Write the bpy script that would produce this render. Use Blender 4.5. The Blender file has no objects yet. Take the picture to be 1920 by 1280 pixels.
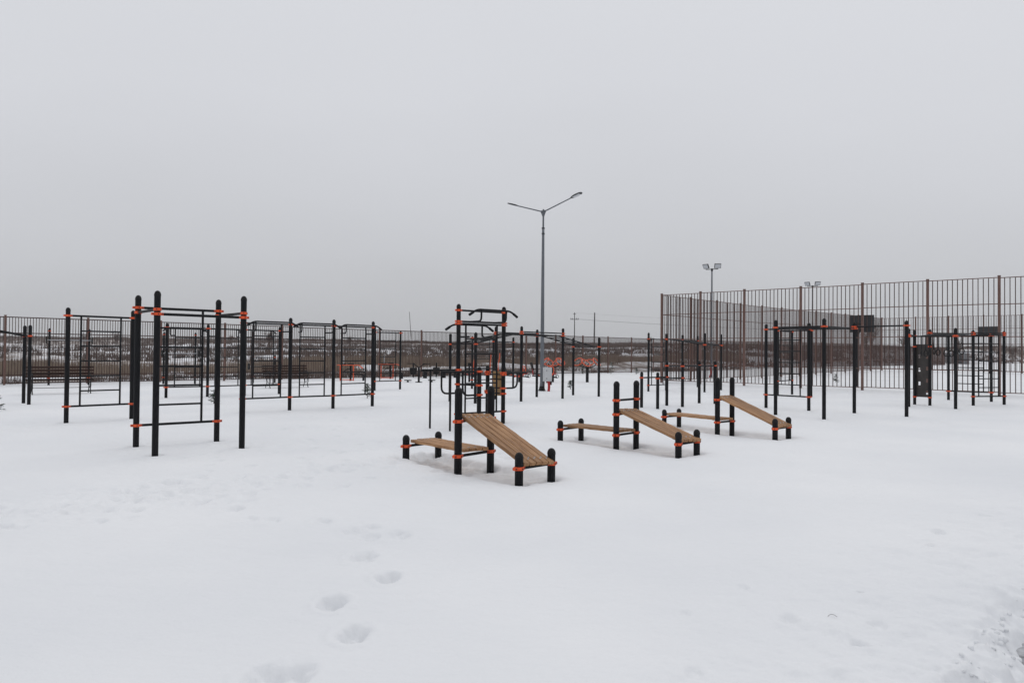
import bpy, math, random
import numpy as np
from mathutils import Vector, Matrix

R = math.radians
S = bpy.context.scene
COL = S.collection

# ------------------------------------------------------------------ camera
F, H, PITCH, ROLL = 1370.0, 1.6, math.atan(22 / 1370.0), 0.009
cam_data = bpy.data.cameras.new('camera')
cam = bpy.data.objects.new('camera', cam_data)
COL.objects.link(cam)
cam_data.sensor_width = 36.0
cam_data.lens = F / 1920 * 36.0
cam_data.clip_start = 0.05
cam_data.clip_end = 3000
_fw = Vector((0, math.cos(PITCH), math.sin(PITCH)))
_u0 = Vector((0, -math.sin(PITCH), math.cos(PITCH)))
_r0 = Vector((1, 0, 0))
_rt = _r0 * math.cos(ROLL) + _u0 * math.sin(ROLL)
_up = _u0 * math.cos(ROLL) - _r0 * math.sin(ROLL)
cam.matrix_world = Matrix(((_rt.x, _up.x, -_fw.x, 0), (_rt.y, _up.y, -_fw.y, 0),
                           (_rt.z, _up.z, -_fw.z, H), (0, 0, 0, 1)))
S.camera = cam

# ------------------------------------------------------------------ world: flat overcast sky
SUN_EL, SUN_AZ = 48.0, 18.0            # azimuth measured from +Y clockwise
world = bpy.data.worlds.new("World")
S.world = world
world.use_nodes = True
wt = world.node_tree
for n in list(wt.nodes):
    wt.nodes.remove(n)
wn = wt.nodes.new
wl = wt.links.new
out = wn('ShaderNodeOutputWorld')
sky = wn('ShaderNodeTexSky')
sky.sky_type = 'NISHITA'
sky.sun_disc = False
sky.sun_elevation = R(SUN_EL)
sky.sun_rotation = R(SUN_AZ)
hs = wn('ShaderNodeHueSaturation'); hs.inputs['Saturation'].default_value = 0.25
wl(sky.outputs[0], hs.inputs['Color'])
bg1 = wn('ShaderNodeBackground'); bg1.inputs[1].default_value = 0.05
wl(hs.outputs[0], bg1.inputs[0])
tc = wn('ShaderNodeTexCoord')
sx = wn('ShaderNodeSeparateXYZ'); wl(tc.outputs['Generated'], sx.inputs[0])
noi = wn('ShaderNodeTexNoise'); noi.inputs['Scale'].default_value = 1.6
noi.inputs['Detail'].default_value = 4; noi.inputs['Roughness'].default_value = 0.45
mp = wn('ShaderNodeMapping'); mp.inputs['Scale'].default_value = (1, 1, 2.5)
wl(tc.outputs['Generated'], mp.inputs[0]); wl(mp.outputs[0], noi.inputs['Vector'])
ma = wn('ShaderNodeMath'); ma.operation = 'MULTIPLY_ADD'
wl(noi.outputs[0], ma.inputs[0]); ma.inputs[1].default_value = 0.24
# thicker cloud to the north, brighter overhead and to the sides
mn = wn('ShaderNodeMath'); mn.operation = 'MULTIPLY_ADD'; wl(sx.outputs['Y'], mn.inputs[0]); mn.inputs[1].default_value = -0.36; mn.inputs[2].default_value = 0.34
mz = wn('ShaderNodeMath'); mz.operation = 'ADD'; wl(mn.outputs[0], mz.inputs[0]); wl(sx.outputs['Z'], mz.inputs[1])
wl(mz.outputs[0], ma.inputs[2])
ramp = wn('ShaderNodeValToRGB'); wl(ma.outputs[0], ramp.inputs[0])
cr = ramp.color_ramp
cr.interpolation = 'B_SPLINE'
cr.elements[0].position = 0.06; cr.elements[0].color = (0.515, 0.521, 0.540, 1)
cr.elements[1].position = 1.0; cr.elements[1].color = (0.82, 0.835, 0.875, 1)
for p, c in ((0.13, (0.540, 0.548, 0.570, 1)), (0.26, (0.605, 0.617, 0.648, 1)), (0.48, (0.73, 0.745, 0.79, 1))):
    e = cr.elements.new(p); e.color = c
bg2 = wn('ShaderNodeBackground'); bg2.inputs[1].default_value = 0.94
wl(ramp.outputs[0], bg2.inputs[0])
mixw = wn('ShaderNodeMixShader'); mixw.inputs[0].default_value = 0.94
wl(bg1.outputs[0], mixw.inputs[1]); wl(bg2.outputs[0], mixw.inputs[2])
wl(mixw.outputs[0], out.inputs[0])

sun_d = bpy.data.lights.new('sun', 'SUN')
sun_d.energy = 0.5
sun_d.angle = R(40)
sun_d.color = (1.0, 0.97, 0.93)
sun = bpy.data.objects.new('sun', sun_d)
COL.objects.link(sun)
_d = Vector((math.sin(R(SUN_AZ)) * math.cos(R(SUN_EL)), math.cos(R(SUN_AZ)) * math.cos(R(SUN_EL)), math.sin(R(SUN_EL))))
sun.rotation_euler = (-_d).to_track_quat('-Z', 'Y').to_euler()
sun.location = (0, 0, 30)

S.view_settings.view_transform = 'Standard'
S.view_settings.look = 'None'
S.view_settings.exposure = 0.02
S.view_settings.gamma = 1.0
S.view_settings.use_curve_mapping = False

# ------------------------------------------------------------------ materials
def mat(name, color, rough=0.6, metal=0.0, spec=0.5, var=0.0, scale=8.0, bump=0.0, bscale=40.0, stretch=(1, 1, 1), color2=None):
    m = bpy.data.materials.new(name)
    m.use_nodes = True
    nt = m.node_tree
    b = nt.nodes['Principled BSDF']
    b.inputs['Base Color'].default_value = (*color, 1)
    b.inputs['Roughness'].default_value = rough
    b.inputs['Metallic'].default_value = metal
    b.inputs['Specular IOR Level'].default_value = spec
    if var > 0 or color2:
        t = nt.nodes.new('ShaderNodeTexCoord')
        mpn = nt.nodes.new('ShaderNodeMapping'); mpn.inputs['Scale'].default_value = stretch
        nt.links.new(t.outputs['Object'], mpn.inputs[0])
        # shift per object so that pieces do not repeat
        oi = nt.nodes.new('ShaderNodeObjectInfo')
        vm = nt.nodes.new('ShaderNodeVectorMath'); vm.operation = 'ADD'
        sc = nt.nodes.new('ShaderNodeMath'); sc.operation = 'MULTIPLY'; sc.inputs[1].default_value = 37.0
        nt.links.new(oi.outputs['Random'], sc.inputs[0])
        nt.links.new(mpn.outputs[0], vm.inputs[0]); nt.links.new(sc.outputs[0], vm.inputs[1])
        n = nt.nodes.new('ShaderNodeTexNoise'); n.inputs['Scale'].default_value = scale
        n.inputs['Detail'].default_value = 6; n.inputs['Roughness'].default_value = 0.65
        nt.links.new(vm.outputs[0], n.inputs['Vector'])
        rp = nt.nodes.new('ShaderNodeValToRGB')
        c2 = color2 or tuple(max(0, c * (1 + var)) for c in color)
        c1 = color if color2 else tuple(c * (1 - var) for c in color)
        rp.color_ramp.elements[0].position = 0.32; rp.color_ramp.elements[0].color = (*c1, 1)
        rp.color_ramp.elements[1].position = 0.68; rp.color_ramp.elements[1].color = (*c2, 1)
        nt.links.new(n.outputs[0], rp.inputs[0])
        hsv = nt.nodes.new('ShaderNodeHueSaturation'); mrr = nt.nodes.new('ShaderNodeMapRange')
        tint = 0.20 if color2 else 0.05
        mrr.inputs['To Min'].default_value = 1 - tint; mrr.inputs['To Max'].default_value = 1 + tint
        nt.links.new(oi.outputs['Random'], mrr.inputs['Value']); nt.links.new(mrr.outputs[0], hsv.inputs['Value'])
        nt.links.new(rp.outputs[0], hsv.inputs['Color']); nt.links.new(hsv.outputs[0], b.inputs['Base Color'])
        if bump:
            bp = nt.nodes.new('ShaderNodeBump'); bp.inputs['Strength'].default_value = bump
            bp.inputs['Distance'].default_value = 0.004
            n2 = nt.nodes.new('ShaderNodeTexNoise'); n2.inputs['Scale'].default_value = bscale
            n2.inputs['Detail'].default_value = 4
            nt.links.new(vm.outputs[0], n2.inputs['Vector'])
            nt.links.new(n2.outputs[0], bp.inputs['Height']); nt.links.new(bp.outputs[0], b.inputs['Normal'])
    return m

M_BLACK = mat('black_powder_coat', (0.0060, 0.0062, 0.0078), 0.55, 0, 0.16, var=0.25, scale=5, bump=0.15, bscale=220)
M_CAP = mat('black_plastic', (0.007, 0.007, 0.008), 0.55, 0, 0.2, var=0.2, scale=9)
M_ORANGE = mat('orange_plastic', (0.72, 0.085, 0.016), 0.45, 0, 0.4, var=0.14, scale=12)
M_RED = mat('red_plastic', (0.42, 0.018, 0.02), 0.5, 0, 0.4, var=0.15, scale=6)
M_BOLT = mat('dark_bolt', (0.03, 0.032, 0.035), 0.4, 0.6)
M_ZINC = mat('zinc', (0.42, 0.43, 0.45), 0.38, 0.85, var=0.12, scale=14)
M_GALV = mat('galvanised_steel', (0.125, 0.135, 0.150), 0.6, 0.35, var=0.2, scale=7, stretch=(1, 1, 0.2))
M_WOOD = mat('oiled_pine', (0.19, 0.093, 0.043), 0.72, 0, 0.3, color2=(0.50, 0.285, 0.145), scale=9, bump=0.5, bscale=30, stretch=(0.35, 5, 5))
M_WOODY = mat('yellow_pine', (0.25, 0.14, 0.055), 0.7, 0, 0.3, color2=(0.42, 0.26, 0.12), scale=9, stretch=(5, 5, 0.4))
M_SLAT = mat('dark_brown_slat', (0.026, 0.013, 0.010), 0.6, 0, 0.2, color2=(0.055, 0.027, 0.019), scale=6, stretch=(0.4, 4, 4))
M_FENCE = mat('brown_fence_paint', (0.140, 0.080, 0.065), 0.6, 0, 0.25, var=0.15, scale=3)
M_BAR = mat('brown_bar_paint', (0.062, 0.035, 0.029), 0.6, 0, 0.15, var=0.15, scale=3)
M_GREY = mat('grey_cabinet', (0.52, 0.53, 0.54), 0.6, 0, 0.4, var=0.08, scale=5)
M_BOARD = mat('brown_plywood', (0.040, 0.034, 0.031), 0.6, 0, 0.4, var=0.2, scale=4)
M_GLASS = mat('lamp_glass', (0.50, 0.52, 0.55), 0.2, 0, 0.5)
M_RUBBER = mat('black_rubber', (0.012, 0.012, 0.012), 0.8, 0, 0.3)
M_POLE = mat('weathered_wood_pole', (0.05, 0.045, 0.042), 0.8, 0, 0.2, var=0.3, scale=4)
M_BARK = mat('bark', (0.055, 0.045, 0.040), 0.9, 0, 0.1, var=0.3, scale=5)
M_TWIG = mat('bare_twigs', (0.085, 0.066, 0.058), 0.9, 0, 0.1, color2=(0.17, 0.135, 0.118), scale=1.5)
M_REED = mat('dry_reed', (0.20, 0.155, 0.12), 0.9, 0, 0.1, color2=(0.36, 0.285, 0.22), scale=0.5)
M_NEEDLE = mat('spruce_needles', (0.020, 0.035, 0.022), 0.8, 0, 0.2, color2=(0.05, 0.07, 0.045), scale=9)
M_SHED = mat('grey_metal_sheet', (0.16, 0.165, 0.175), 0.6, 0.2, var=0.1, scale=2)
M_SNOWCAP = mat('snow_cap', (0.80, 0.82, 0.85), 0.9, 0, 0.2)

# ------------------------------------------------------------------ mesh helpers
class MB:
    def __init__(s): s.v = []; s.f = []; s.m = []; s.sm = []
    def add(s, vs, fs, mi=0, smooth=True):
        o = len(s.v); s.v += [tuple(v) for v in vs]
        for f in fs: s.f.append([i + o for i in f]); s.m.append(mi); s.sm.append(smooth)
    def box(s, c, size, ax=None, mi=0):
        hx, hy, hz = size[0] / 2, size[1] / 2, size[2] / 2
        c = Vector(c)
        X, Y, Z = ax if ax else (Vector((1, 0, 0)), Vector((0, 1, 0)), Vector((0, 0, 1)))
        vs = [c + X * (a * hx) + Y * (b * hy) + Z * (d * hz) for a in (-1, 1) for b in (-1, 1) for d in (-1, 1)]
        fs = [(0, 1, 3, 2), (4, 6, 7, 5), (0, 4, 5, 1), (2, 3, 7, 6), (0, 2, 6, 4), (1, 5, 7, 3)]
        s.add(vs, fs, mi, False)
    def tube(s, pts, r, n=10, mi=0, caps=True, r2=None):
        pts = [Vector(p) for p in pts]
        k = len(pts)
        rings = []
        ref = None
        for i, p in enumerate(pts):
            if i == 0: t = pts[1] - p
            elif i == k - 1: t = p - pts[-2]
            else: t = (pts[i + 1] - p).normalized() + (p - pts[i - 1]).normalized()
            t.normalize()
            if ref is None:
                ref = Vector((0, 0, 1)) if abs(t.z) < 0.9 else Vector((1, 0, 0))
            a = (ref - t * ref.dot(t)).normalized(); b = t.cross(a); ref = a
            rr = r if r2 is None else r + (r2 - r) * i / (k - 1)
            rings.append([p + (a * math.cos(2 * math.pi * j / n) + b * math.sin(2 * math.pi * j / n)) * rr for j in range(n)])
        vs = [v for rg in rings for v in rg]
        fs = [(i * n + j, i * n + (j + 1) % n, (i + 1) * n + (j + 1) % n, (i + 1) * n + j) for i in range(k - 1) for j in range(n)]
        s.add(vs, fs, mi, True)
        if caps:
            s.add(rings[0], [tuple(range(n))[::-1]], mi, False); s.add(rings[-1], [tuple(range(n))], mi, False)
    def lathe(s, prof, n=14, mi=0, c=(0, 0, 0)):
        vs = [(c[0] + r * math.cos(2 * math.pi * j / n), c[1] + r * math.sin(2 * math.pi * j / n), c[2] + z) for r, z in prof for j in range(n)]
        fs = [(i * n + j, i * n + (j + 1) % n, (i + 1) * n + (j + 1) % n, (i + 1) * n + j) for i in range(len(prof) - 1) for j in range(n)]
        s.add(vs, fs, mi, True)
    def ring(s, c, a, b, ra, rb, r, n=20, k=6, mi=0):
        pts = [Vector(c) + Vector(a) * ra * math.cos(2 * math.pi * i / n) + Vector(b) * rb * math.sin(2 * math.pi * i / n) for i in range(n + 1)]
        s.tube(pts, r, k, mi, caps=False)
    def mesh(s, name, mats):
        me = bpy.data.meshes.new(name)
        me.from_pydata(s.v, [], s.f)
        for m in (mats if isinstance(mats, (list, tuple)) else [mats]): me.materials.append(m)
        me.polygons.foreach_set('material_index', s.m)
        me.polygons.foreach_set('use_smooth', s.sm)
        me.update()
        return me

def smooth_path(pts, rad=0.08, n=4):
    """round the corners of a polyline"""
    pts = [Vector(p) for p in pts]
    outp = [pts[0]]
    for i in range(1, len(pts) - 1):
        a, b, c = pts[i - 1], pts[i], pts[i + 1]
        d1 = (a - b); d2 = (c - b)
        q = min(rad, d1.length * 0.45, d2.length * 0.45)
        p1 = b + d1.normalized() * q; p2 = b + d2.normalized() * q
        for j in range(n + 1):
            t = j / n
            outp.append(p1 * (1 - t) ** 2 + b * 2 * t * (1 - t) + p2 * t * t)
    outp.append(pts[-1])
    return outp

def empty(name, loc, label, cat, group=None):
    o = bpy.data.objects.new(name, None)
    o.empty_display_size = 0.2
    COL.objects.link(o)
    o.location = loc
    o['label'] = label; o['category'] = cat
    if group: o['group'] = group
    return o

def part(name, me, parent=None, loc=(0, 0, 0), rz=0.0, label=None, kind=None, mtx=None):
    o = bpy.data.objects.new(name, me)
    COL.objects.link(o)
    if parent: o.parent = parent
    if mtx is not None: o.matrix_local = mtx
    else:
        o.location = loc; o.rotation_euler = (0, 0, rz)
    if label: o['label'] = label
    if kind: o['kind'] = kind
    return o

def single(name, me, label, cat, loc=(0, 0, 0), rz=0, group=None, kind=None):
    o = part(name, me, None, loc, rz)
    o['label'] = label; o['category'] = cat
    if group: o['group'] = group
    if kind: o['kind'] = kind
    return o

_cache = {}
PR = 0.047                       # post radius
def post_mesh(h, r=PR):
    k = ('p', round(h, 2), r)
    if k not in _cache:
        b = MB(); b.lathe([(r, -0.35), (r, h - 0.075)], 18); _cache[k] = b.mesh('post', M_BLACK)
    return _cache[k]
def cap_mesh(r=PR):
    k = ('c', r)
    if k not in _cache:
        b = MB()
        b.lathe([(r + 0.003, 0), (r + 0.003, 0.012), (r + 0.0015, 0.030), (r * 0.94, 0.046), (r * 0.78, 0.062), (r * 0.55, 0.074), (r * 0.28, 0.081), (0.001, 0.083)], 18)
        _cache[k] = b.mesh('cap', M_CAP)
    return _cache[k]
def clamp_mesh(r=PR):
    k = ('k', r)
    if k not in _cache:
        b = MB(); ro = r + 0.011; hh = 0.021
        b.lathe([(r + 0.0008, -hh), (ro - 0.002, -hh), (ro, -hh + 0.004), (ro, hh - 0.004), (ro - 0.002, hh), (r + 0.0008, hh)], 16)
        for sg in (1, -1):
            b.box((sg * (ro + 0.010), 0, 0), (0.034, 0.044, 0.038))
            b.tube([(sg * (ro + 0.012), -0.032, 0), (sg * (ro + 0.012), 0.032, 0)], 0.009, 6, 1)
        for sg in (1, -1):
            b.tube([(0, sg * (ro - 0.001), 0), (0, sg * (ro + 0.006), 0)], 0.010, 6, 1)
        _cache[k] = b.mesh('clamp', [M_ORANGE, M_BOLT])
    return _cache[k]
def tube_mesh(L, r, n=10):
    k = ('t', round(L, 3), r, n)
    if k not in _cache:
        b = MB(); b.tube([(0, 0, 0), (0, 0, L)], r, n); _cache[k] = b.mesh('tube', M_BLACK)
    return _cache[k]

class Gym:
    """one piece of steel exercise equipment: posts with caps, orange clamps, bars, ladders"""
    def __init__(s, name, posts, label, cat, group=None, hs=2.5, pr=PR):
        s.P = [Vector((p[0], p[1], 0)) for p in posts]
        s.pr = pr
        c = sum(s.P, Vector()) / len(s.P)
        s.c = Vector((round(c.x, 3), round(c.y, 3), 0))
        s.root = empty(name, s.c, label, cat, group)
        for i, p in enumerate(posts):
            h = p[2] if len(p) > 2 else hs
            po = part('post', post_mesh(h, pr), s.root, s.P[i] - s.c, rz=i * 0.7)
            part('cap', cap_mesh(pr), po, (0, 0, h - 0.075))
    def rod(s, name, a, b, r, n=10):
        a = Vector(a) - s.c; b = Vector(b) - s.c
        d = b - a
        q = d.to_track_quat('Z', 'Y').to_matrix().to_4x4()
        return part(name, tube_mesh(d.length, r, n), s.root, mtx=Matrix.Translation(a) @ q)
    def clamp(s, i, z, ang):
        part('clamp', clamp_mesh(s.pr), s.root, s.P[i] - s.c + Vector((0, 0, z)), rz=ang)
    def bar(s, i, j, z, z2=None, r=0.0225, ci=True, cj=True, name='bar'):
        z2 = z if z2 is None else z2
        a, b = s.P[i], s.P[j]
        d = (b - a).normalized(); ang = math.atan2(d.y, d.x)
        s.rod(name, a + d * (s.pr + .012) + Vector((0, 0, z)), b - d * (s.pr + .012) + Vector((0, 0, z2)), r)
        if ci: s.clamp(i, z, ang)
        if cj: s.clamp(j, z2, ang)
    def ladder(s, i, j, zt, zb, rungs=5, inset=0.24, top=True, r=0.020, rr=0.0165, bottom=True):
        a, b = s.P[i], s.P[j]
        d = (b - a).normalized()
        if top: s.bar(i, j, zt, r=0.0225)
        if bottom: s.bar(i, j, zb, r=0.022)
        ra = a + d * inset; rb = b - d * inset
        for q in (ra, rb):
            s.rod('rail', q + Vector((0, 0, zb)), q + Vector((0, 0, zt)), r)
        for k in range(1, rungs + 1):
            z = zb + (zt - zb) * k / (rungs + 1)
            s.rod('rung', ra + Vector((0, 0, z)), rb + Vector((0, 0, z)), rr, 8)
    def path(s, name, pts, r=0.019, m=None, rad=0.09, n=10, capr=None):
        b = MB(); b.tube([Vector(p) - s.c for p in smooth_path(pts, rad)], r, n)
        return part(name, b.mesh(name, m or M_BLACK), s.root)
    def pullup(s, i, j, z, off, shift=0.0, side=1, zlink=None, ext=0.12):
        """bent pull-up bar held off the frame, with two curved brackets"""
        a, b = s.P[i], s.P[j]
        d = (b - a).normalized(); nrm = Vector((d.y, -d.x, 0)) * side
        L = (b - a).length
        o = nrm * off
        A = a + o + d * (0.12 + shift); B = b + o - d * (0.12 - shift)
        Z = Vector((0, 0, z))
        s.path('pull_up_bar', [A - d * 0.17 + Z - Vector((0, 0, .11)), A + Z, B + Z, B + d * 0.17 + Z - Vector((0, 0, .11))], 0.021, rad=0.10)
        for e, sg in ((A - d * 0.17, 1), (B + d * 0.17, -1)):
            dd = (d * sg * 0.17 + Vector((0, 0, .11))).normalized()
            g = e + Z - Vector((0, 0, .11))
            s.rod('grip', g, g + dd * 0.11, 0.026)
        zl = (z - 0.28) if zlink is None else zlink
        for q, w in ((A + d * 0.06, a + d * 0.24), (B - d * 0.06, b - d * 0.24)):
            s.path('bracket', [q + Z, q + Vector((0, 0, zl)), Vector((w.x, w.y, zl))], 0.019, rad=0.09)

U = Vector((0.7071, 0.7071, 0)); V = Vector((-0.7071, 0.7071, 0))

# ------------------------------------------------------------------ ground
def hash2(ix, iy, seed):
    h = (ix.astype(np.int64) * 374761393 + iy.astype(np.int64) * 668265263 + seed * 974634777) & 0x7fffffff
    h = ((h ^ (h >> 13)) * 1274126177) & 0x7fffffff
    return ((h ^ (h >> 16)) & 0xffffff) / float(0xffffff)
def vnoise(x, y, seed=0):
    ix = np.floor(x); iy = np.floor(y)
    fx = x - ix; fy = y - iy
    fx = fx * fx * fx * (fx * (fx * 6 - 15) + 10); fy = fy * fy * fy * (fy * (fy * 6 - 15) + 10)
    a = hash2(ix, iy, seed); b = hash2(ix + 1, iy, seed); c = hash2(ix, iy + 1, seed); d = hash2(ix + 1, iy + 1, seed)
    return (a * (1 - fx) + b * fx) * (1 - fy) + (c * (1 - fx) + d * fx) * fy - 0.5
def fbm(x, y, s, octv=4, seed=0, g=0.5):
    o = np.zeros_like(x); a = 1.0; f = 1.0 / s
    for i in range(octv):
        o += a * vnoise(x * f + 17.3 * i, y * f - 9.1 * i, seed + i); a *= g; f *= 2.03
    return o
def sstep(x, a, b):
    t = np.clip((x - a) / (b - a), 0, 1); return t * t * (3 - 2 * t)

FENCE0 = (-22.26, 31.99)
FD = np.array([0.7199, 0.6941])
def fence_s(x, y): return -(x - FENCE0[0]) * FD[1] + (y - FENCE0[1]) * FD[0]

BENCHES = [  # a,b low far pair; c,d tall pair; e,f low near pair
    ((-1.57, 10.95), (-1.14, 11.47), (-0.71, 9.82), (-0.29, 10.36), (0.10, 8.98), (0.52, 9.42)),
    ((0.91, 13.55), (1.34, 14.04), (1.80, 12.54), (2.22, 13.01), (2.64, 11.55), (3.03, 11.95)),
    ((3.45, 16.50), (3.85, 16.80), (4.25, 15.09), (4.65, 15.42), (5.09, 14.12), (5.50, 14.52)),
]
FOOT = [(-0.89, 4.21, .9, .075), (-1.14, 4.71, .9, .075), (-0.87, 5.26, .8, .07), (-1.16, 5.77, 1.0, .045), (-1.09, 3.66, 1.0, .06), (-1.22, 3.62, .9, .05),
        (-1.39, 6.56, .9, .04), (-0.99, 6.44, 1.0, .04), (-1.2, 6.35, .8, .03), (-1.30, 6.72, .9, .035), (-1.77, 6.92, .9, .035),
        (-2.25, 6.92, .8, .03), (-2.48, 6.95, .8, .03), (-2.80, 7.39, .9, .05), (-3.05, 7.72, .9, .03), (-3.3, 7.82, .9, .04), (-2.95, 8.3, .8, .03),
        (1.70, 4.47, .55, .03), (1.96, 4.11, .5, .03), (3.91, 6.69, .55, .035), (4.80, 7.38, .6, .03), (3.19, 5.98, .6, .02), (0.94, 3.74, .5, .02),
        (3.55, 6.19, .3, .03), (2.39, 4.99, .25, .03), (1.62, 5.1, .4, .02), (5.0, 7.1, .5, .02), (4.6, 6.5, .4, .025), (4.55, 6.2, .4, .02), (2.2, 4.4, .5, .02), (1.1, 4.6, .35, .012)]
rnd = random.Random(5)
# trodden track crossing the left foreground
for k in range(190):
    t = rnd.random()
    px = -5.6 + 5.0 * t; py = 6.5 + 6.5 * t ** 1.35
    off = rnd.gauss(0, 0.42 + 0.5 * t)
    FOOT.append((px - off * .6, py + off * .8, rnd.uniform(.6, 1.05), rnd.uniform(.014, .042)))
for k in range(60):
    FOOT.append((rnd.uniform(-5, -1.5), rnd.uniform(10.5, 20), rnd.uniform(.6, 1.2), rnd.uniform(.01, .03)))
for k in range(40):
    FOOT.append((rnd.uniform(-2.5, 0.2), rnd.uniform(12.2, 16.5), rnd.uniform(.8, 1.4), rnd.uniform(.006, .018)))

def ground_z(x, y):
    z = 0.035 * fbm(x, y, 6.0, 3, 3) + 0.012 * fbm(x * 0.8 + y * .4, y, 1.3, 3, 11)
    # wind ripples and crust
    z += 0.004 * fbm(x * 0.8, y * 2.0, 0.28, 3, 21)
    # rough, once trodden and snowed over area on the left
    rough = sstep(fbm(x, y, 3.5, 2, 44), -0.15, 0.35) * sstep(-x, -1.5, 1.0) * sstep(y, 6.5, 8) * (1 - sstep(y, 15, 20))
    z += rough * 0.034 * fbm(x, y, 0.30, 4, 51, 0.6)
    tr = np.exp(-((y - (6.5 + 6.5 * np.clip((x + 5.6) / 5.0, 0, 1) ** 1.35)) / 0.7) ** 2) * (x < -.4)
    z += tr * 0.045 * fbm(x, y, 0.22, 4, 61, 0.6)
    for (fx, fy, s, dpt) in FOOT:
        m = (np.abs(x - fx) < .45) & (np.abs(y - fy) < .45)
        if not m.any(): continue
        wob = 0.35 * fbm(x[m] * 1.0 + fx * 7, y[m] + fy * 5, 0.07, 2, 71)
        r2 = ((x[m] - fx) / (0.105 * s)) ** 2 + ((y[m] - fy) / (0.15 * s)) ** 2
        r = np.sqrt(r2) + wob
        z[m] += -dpt * (1 - sstep(r, 0.45, 1.15)) * (1 + .5 * fbm(x[m], y[m], .05, 2, 5)) + dpt * 0.16 * np.exp(-((r - 1.45) / 0.3) ** 2)
    # hollows melted and blown out under the boards
    for bn in BENCHES:
        for (p, q, w, dp) in ((0, 2, .40, .075), (2, 4, .45, .06)):
            ax = (bn[p][0] + bn[p + 1][0]) / 2; ay = (bn[p][1] + bn[p + 1][1]) / 2
            bx = (bn[q][0] + bn[q + 1][0]) / 2; by = (bn[q][1] + bn[q + 1][1]) / 2
            dx, dy = bx - ax, by - ay; L = math.hypot(dx, dy); dx /= L; dy /= L
            m = (np.abs(x - (ax + bx) / 2) < 1.8) & (np.abs(y - (ay + by) / 2) < 1.8)
            if not m.any(): continue
            u = (x[m] - ax) * dx + (y[m] - ay) * dy; v = -(x[m] - ax) * dy + (y[m] - ay) * dx
            n = 0.14 * fbm(x[m], y[m], 0.35, 3, 80)
            e = np.maximum(np.abs(v) / w, np.abs(u - L / 2) / (L / 2 + .18)) + n
            k = 1 - sstep(e, 0.62, 1.12)
            z[m] += -dp * k + k * 0.035 * fbm(x[m], y[m], 0.16, 3, 83, 0.6)
    # small melt rings round posts
    for px, py in POSTS:
        m = (np.abs(x - px) < .3) & (np.abs(y - py) < .3)
        if not m.any(): continue
        r = np.hypot(x[m] - px, y[m] - py)
        z[m] += -0.036 * np.exp(-((r - 0.04) / 0.060) ** 2) + 0.006 * np.exp(-((r - .15) / .05) ** 2)
    # ploughed bank next to the cleared path at the lower right
    q = (x - 2.40) * .7071 - (y - 3.60) * .7071
    near = sstep(12 - np.hypot(x, y), 0, 4)
    band = sstep(q, -1.25, -0.45) * near
    lump = fbm(x, y, 0.30, 5, 91, 0.6)
    z += band * (0.02 + 0.055 * fbm(x, y, 0.42, 3, 91, 0.5) + 0.028 * np.maximum(lump, -.2)) + sstep(q, -.5, -.1) * near * 0.05 * np.maximum(fbm(x, y, 0.09, 3, 97, .6), 0)
    z += near * sstep(q, -2.1, -0.8) * 0.030 * fbm(x, y, 0.18, 4, 95)
    z -= sstep(q + 0.26 * fbm(x, y, 0.30, 4, 99), -0.26, 0.12) * near * 0.16
    # land beyond the fence rises towards a low ridge
    s = fence_s(x, y)
    gate = sstep(s, 2, 20)
    prof = np.interp(y, [0, 45, 60, 100, 130, 160, 200, 250, 320, 420, 700, 1500], [0, 0, .1, .8, 1.6, 2.5, 3.7, 4.8, 5.7, 4.6, 0, -10])
    base = prof + 1.5 * fbm(x, y, 60, 3, 7) * sstep(y, 60, 150) + 0.5 * fbm(x, y, 14, 3, 9)
    z = z * (1 - gate) + gate * np.maximum(base, -.5)
    z += (1 - gate) * sstep(x, 16, 34) * sstep(y, 34, 60) * 0.25
    return z

# posts of the equipment, used for the little melt rings
A = [(-5.42, 11.15), (-6.21, 12.12), (-5.23, 13.00), (-4.45, 12.10)]
B = [(-9.64, 15.85), (-8.74, 16.84)]
C_ = [(-6.95, 18.90), (-6.01, 19.82), (-5.03, 20.62), (-4.12, 21.66)]
D_ = [(-11.54, 24.43), (-10.52, 25.30), (-9.62, 26.35), (-8.73, 27.46)]
E_ = [(-5.70, 30.42), (-4.79, 31.40)]
G_ = [(-14.32, 21.47), (-13.84, 20.98), (-15.64, 20.15), (-15.16, 19.66)]
Hh = [(-1.16, 15.81, 2.65), (-0.19, 16.66, 2.65), (-0.68, 15.35, 1.30), (-0.56, 17.06, 1.30)]
I_ = [(-1.15, 23.20, 2.25), (0.32, 24.43, 2.5), (1.82, 26.08, 2.5), (3.29, 27.59, 2.22)]
J_ = [(-2.03, 24.10, 2.22), (-0.56, 25.40, 2.52), (0.93, 26.98, 2.48), (2.40, 28.51, 2.22)]
Q_ = [(-1.79, 33.0), (-0.86, 33.9), (0.07, 34.84)]
K_ = [(3.91, 21.99, 1.07), (4.32, 21.62, 1.07), (4.86, 22.89, 1.40), (5.24, 22.42, 1.40), (6.22, 24.24, 1.40), (6.66, 23.95, 1.40)]
L_ = [(6.00, 32.08), (6.98, 33.05), (8.14, 34.92), (9.23, 36.29), (8.42, 31.92), (9.60, 33.52)]
M_ = [(7.82, 22.47), (7.17, 19.86), (8.69, 21.38), (7.99, 18.70), (9.65, 20.59), (10.50, 19.44)]
m_ = [(10.76, 29.57), (11.81, 30.79), (11.84, 28.90)]
N_ = [(13.46, 24.42), (13.74, 24.02), (16.34, 27.35), (13.71, 22.58), (15.36, 24.33), (17.43, 26.57), (16.67, 24.75), (12.67, 23.33)]
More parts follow.
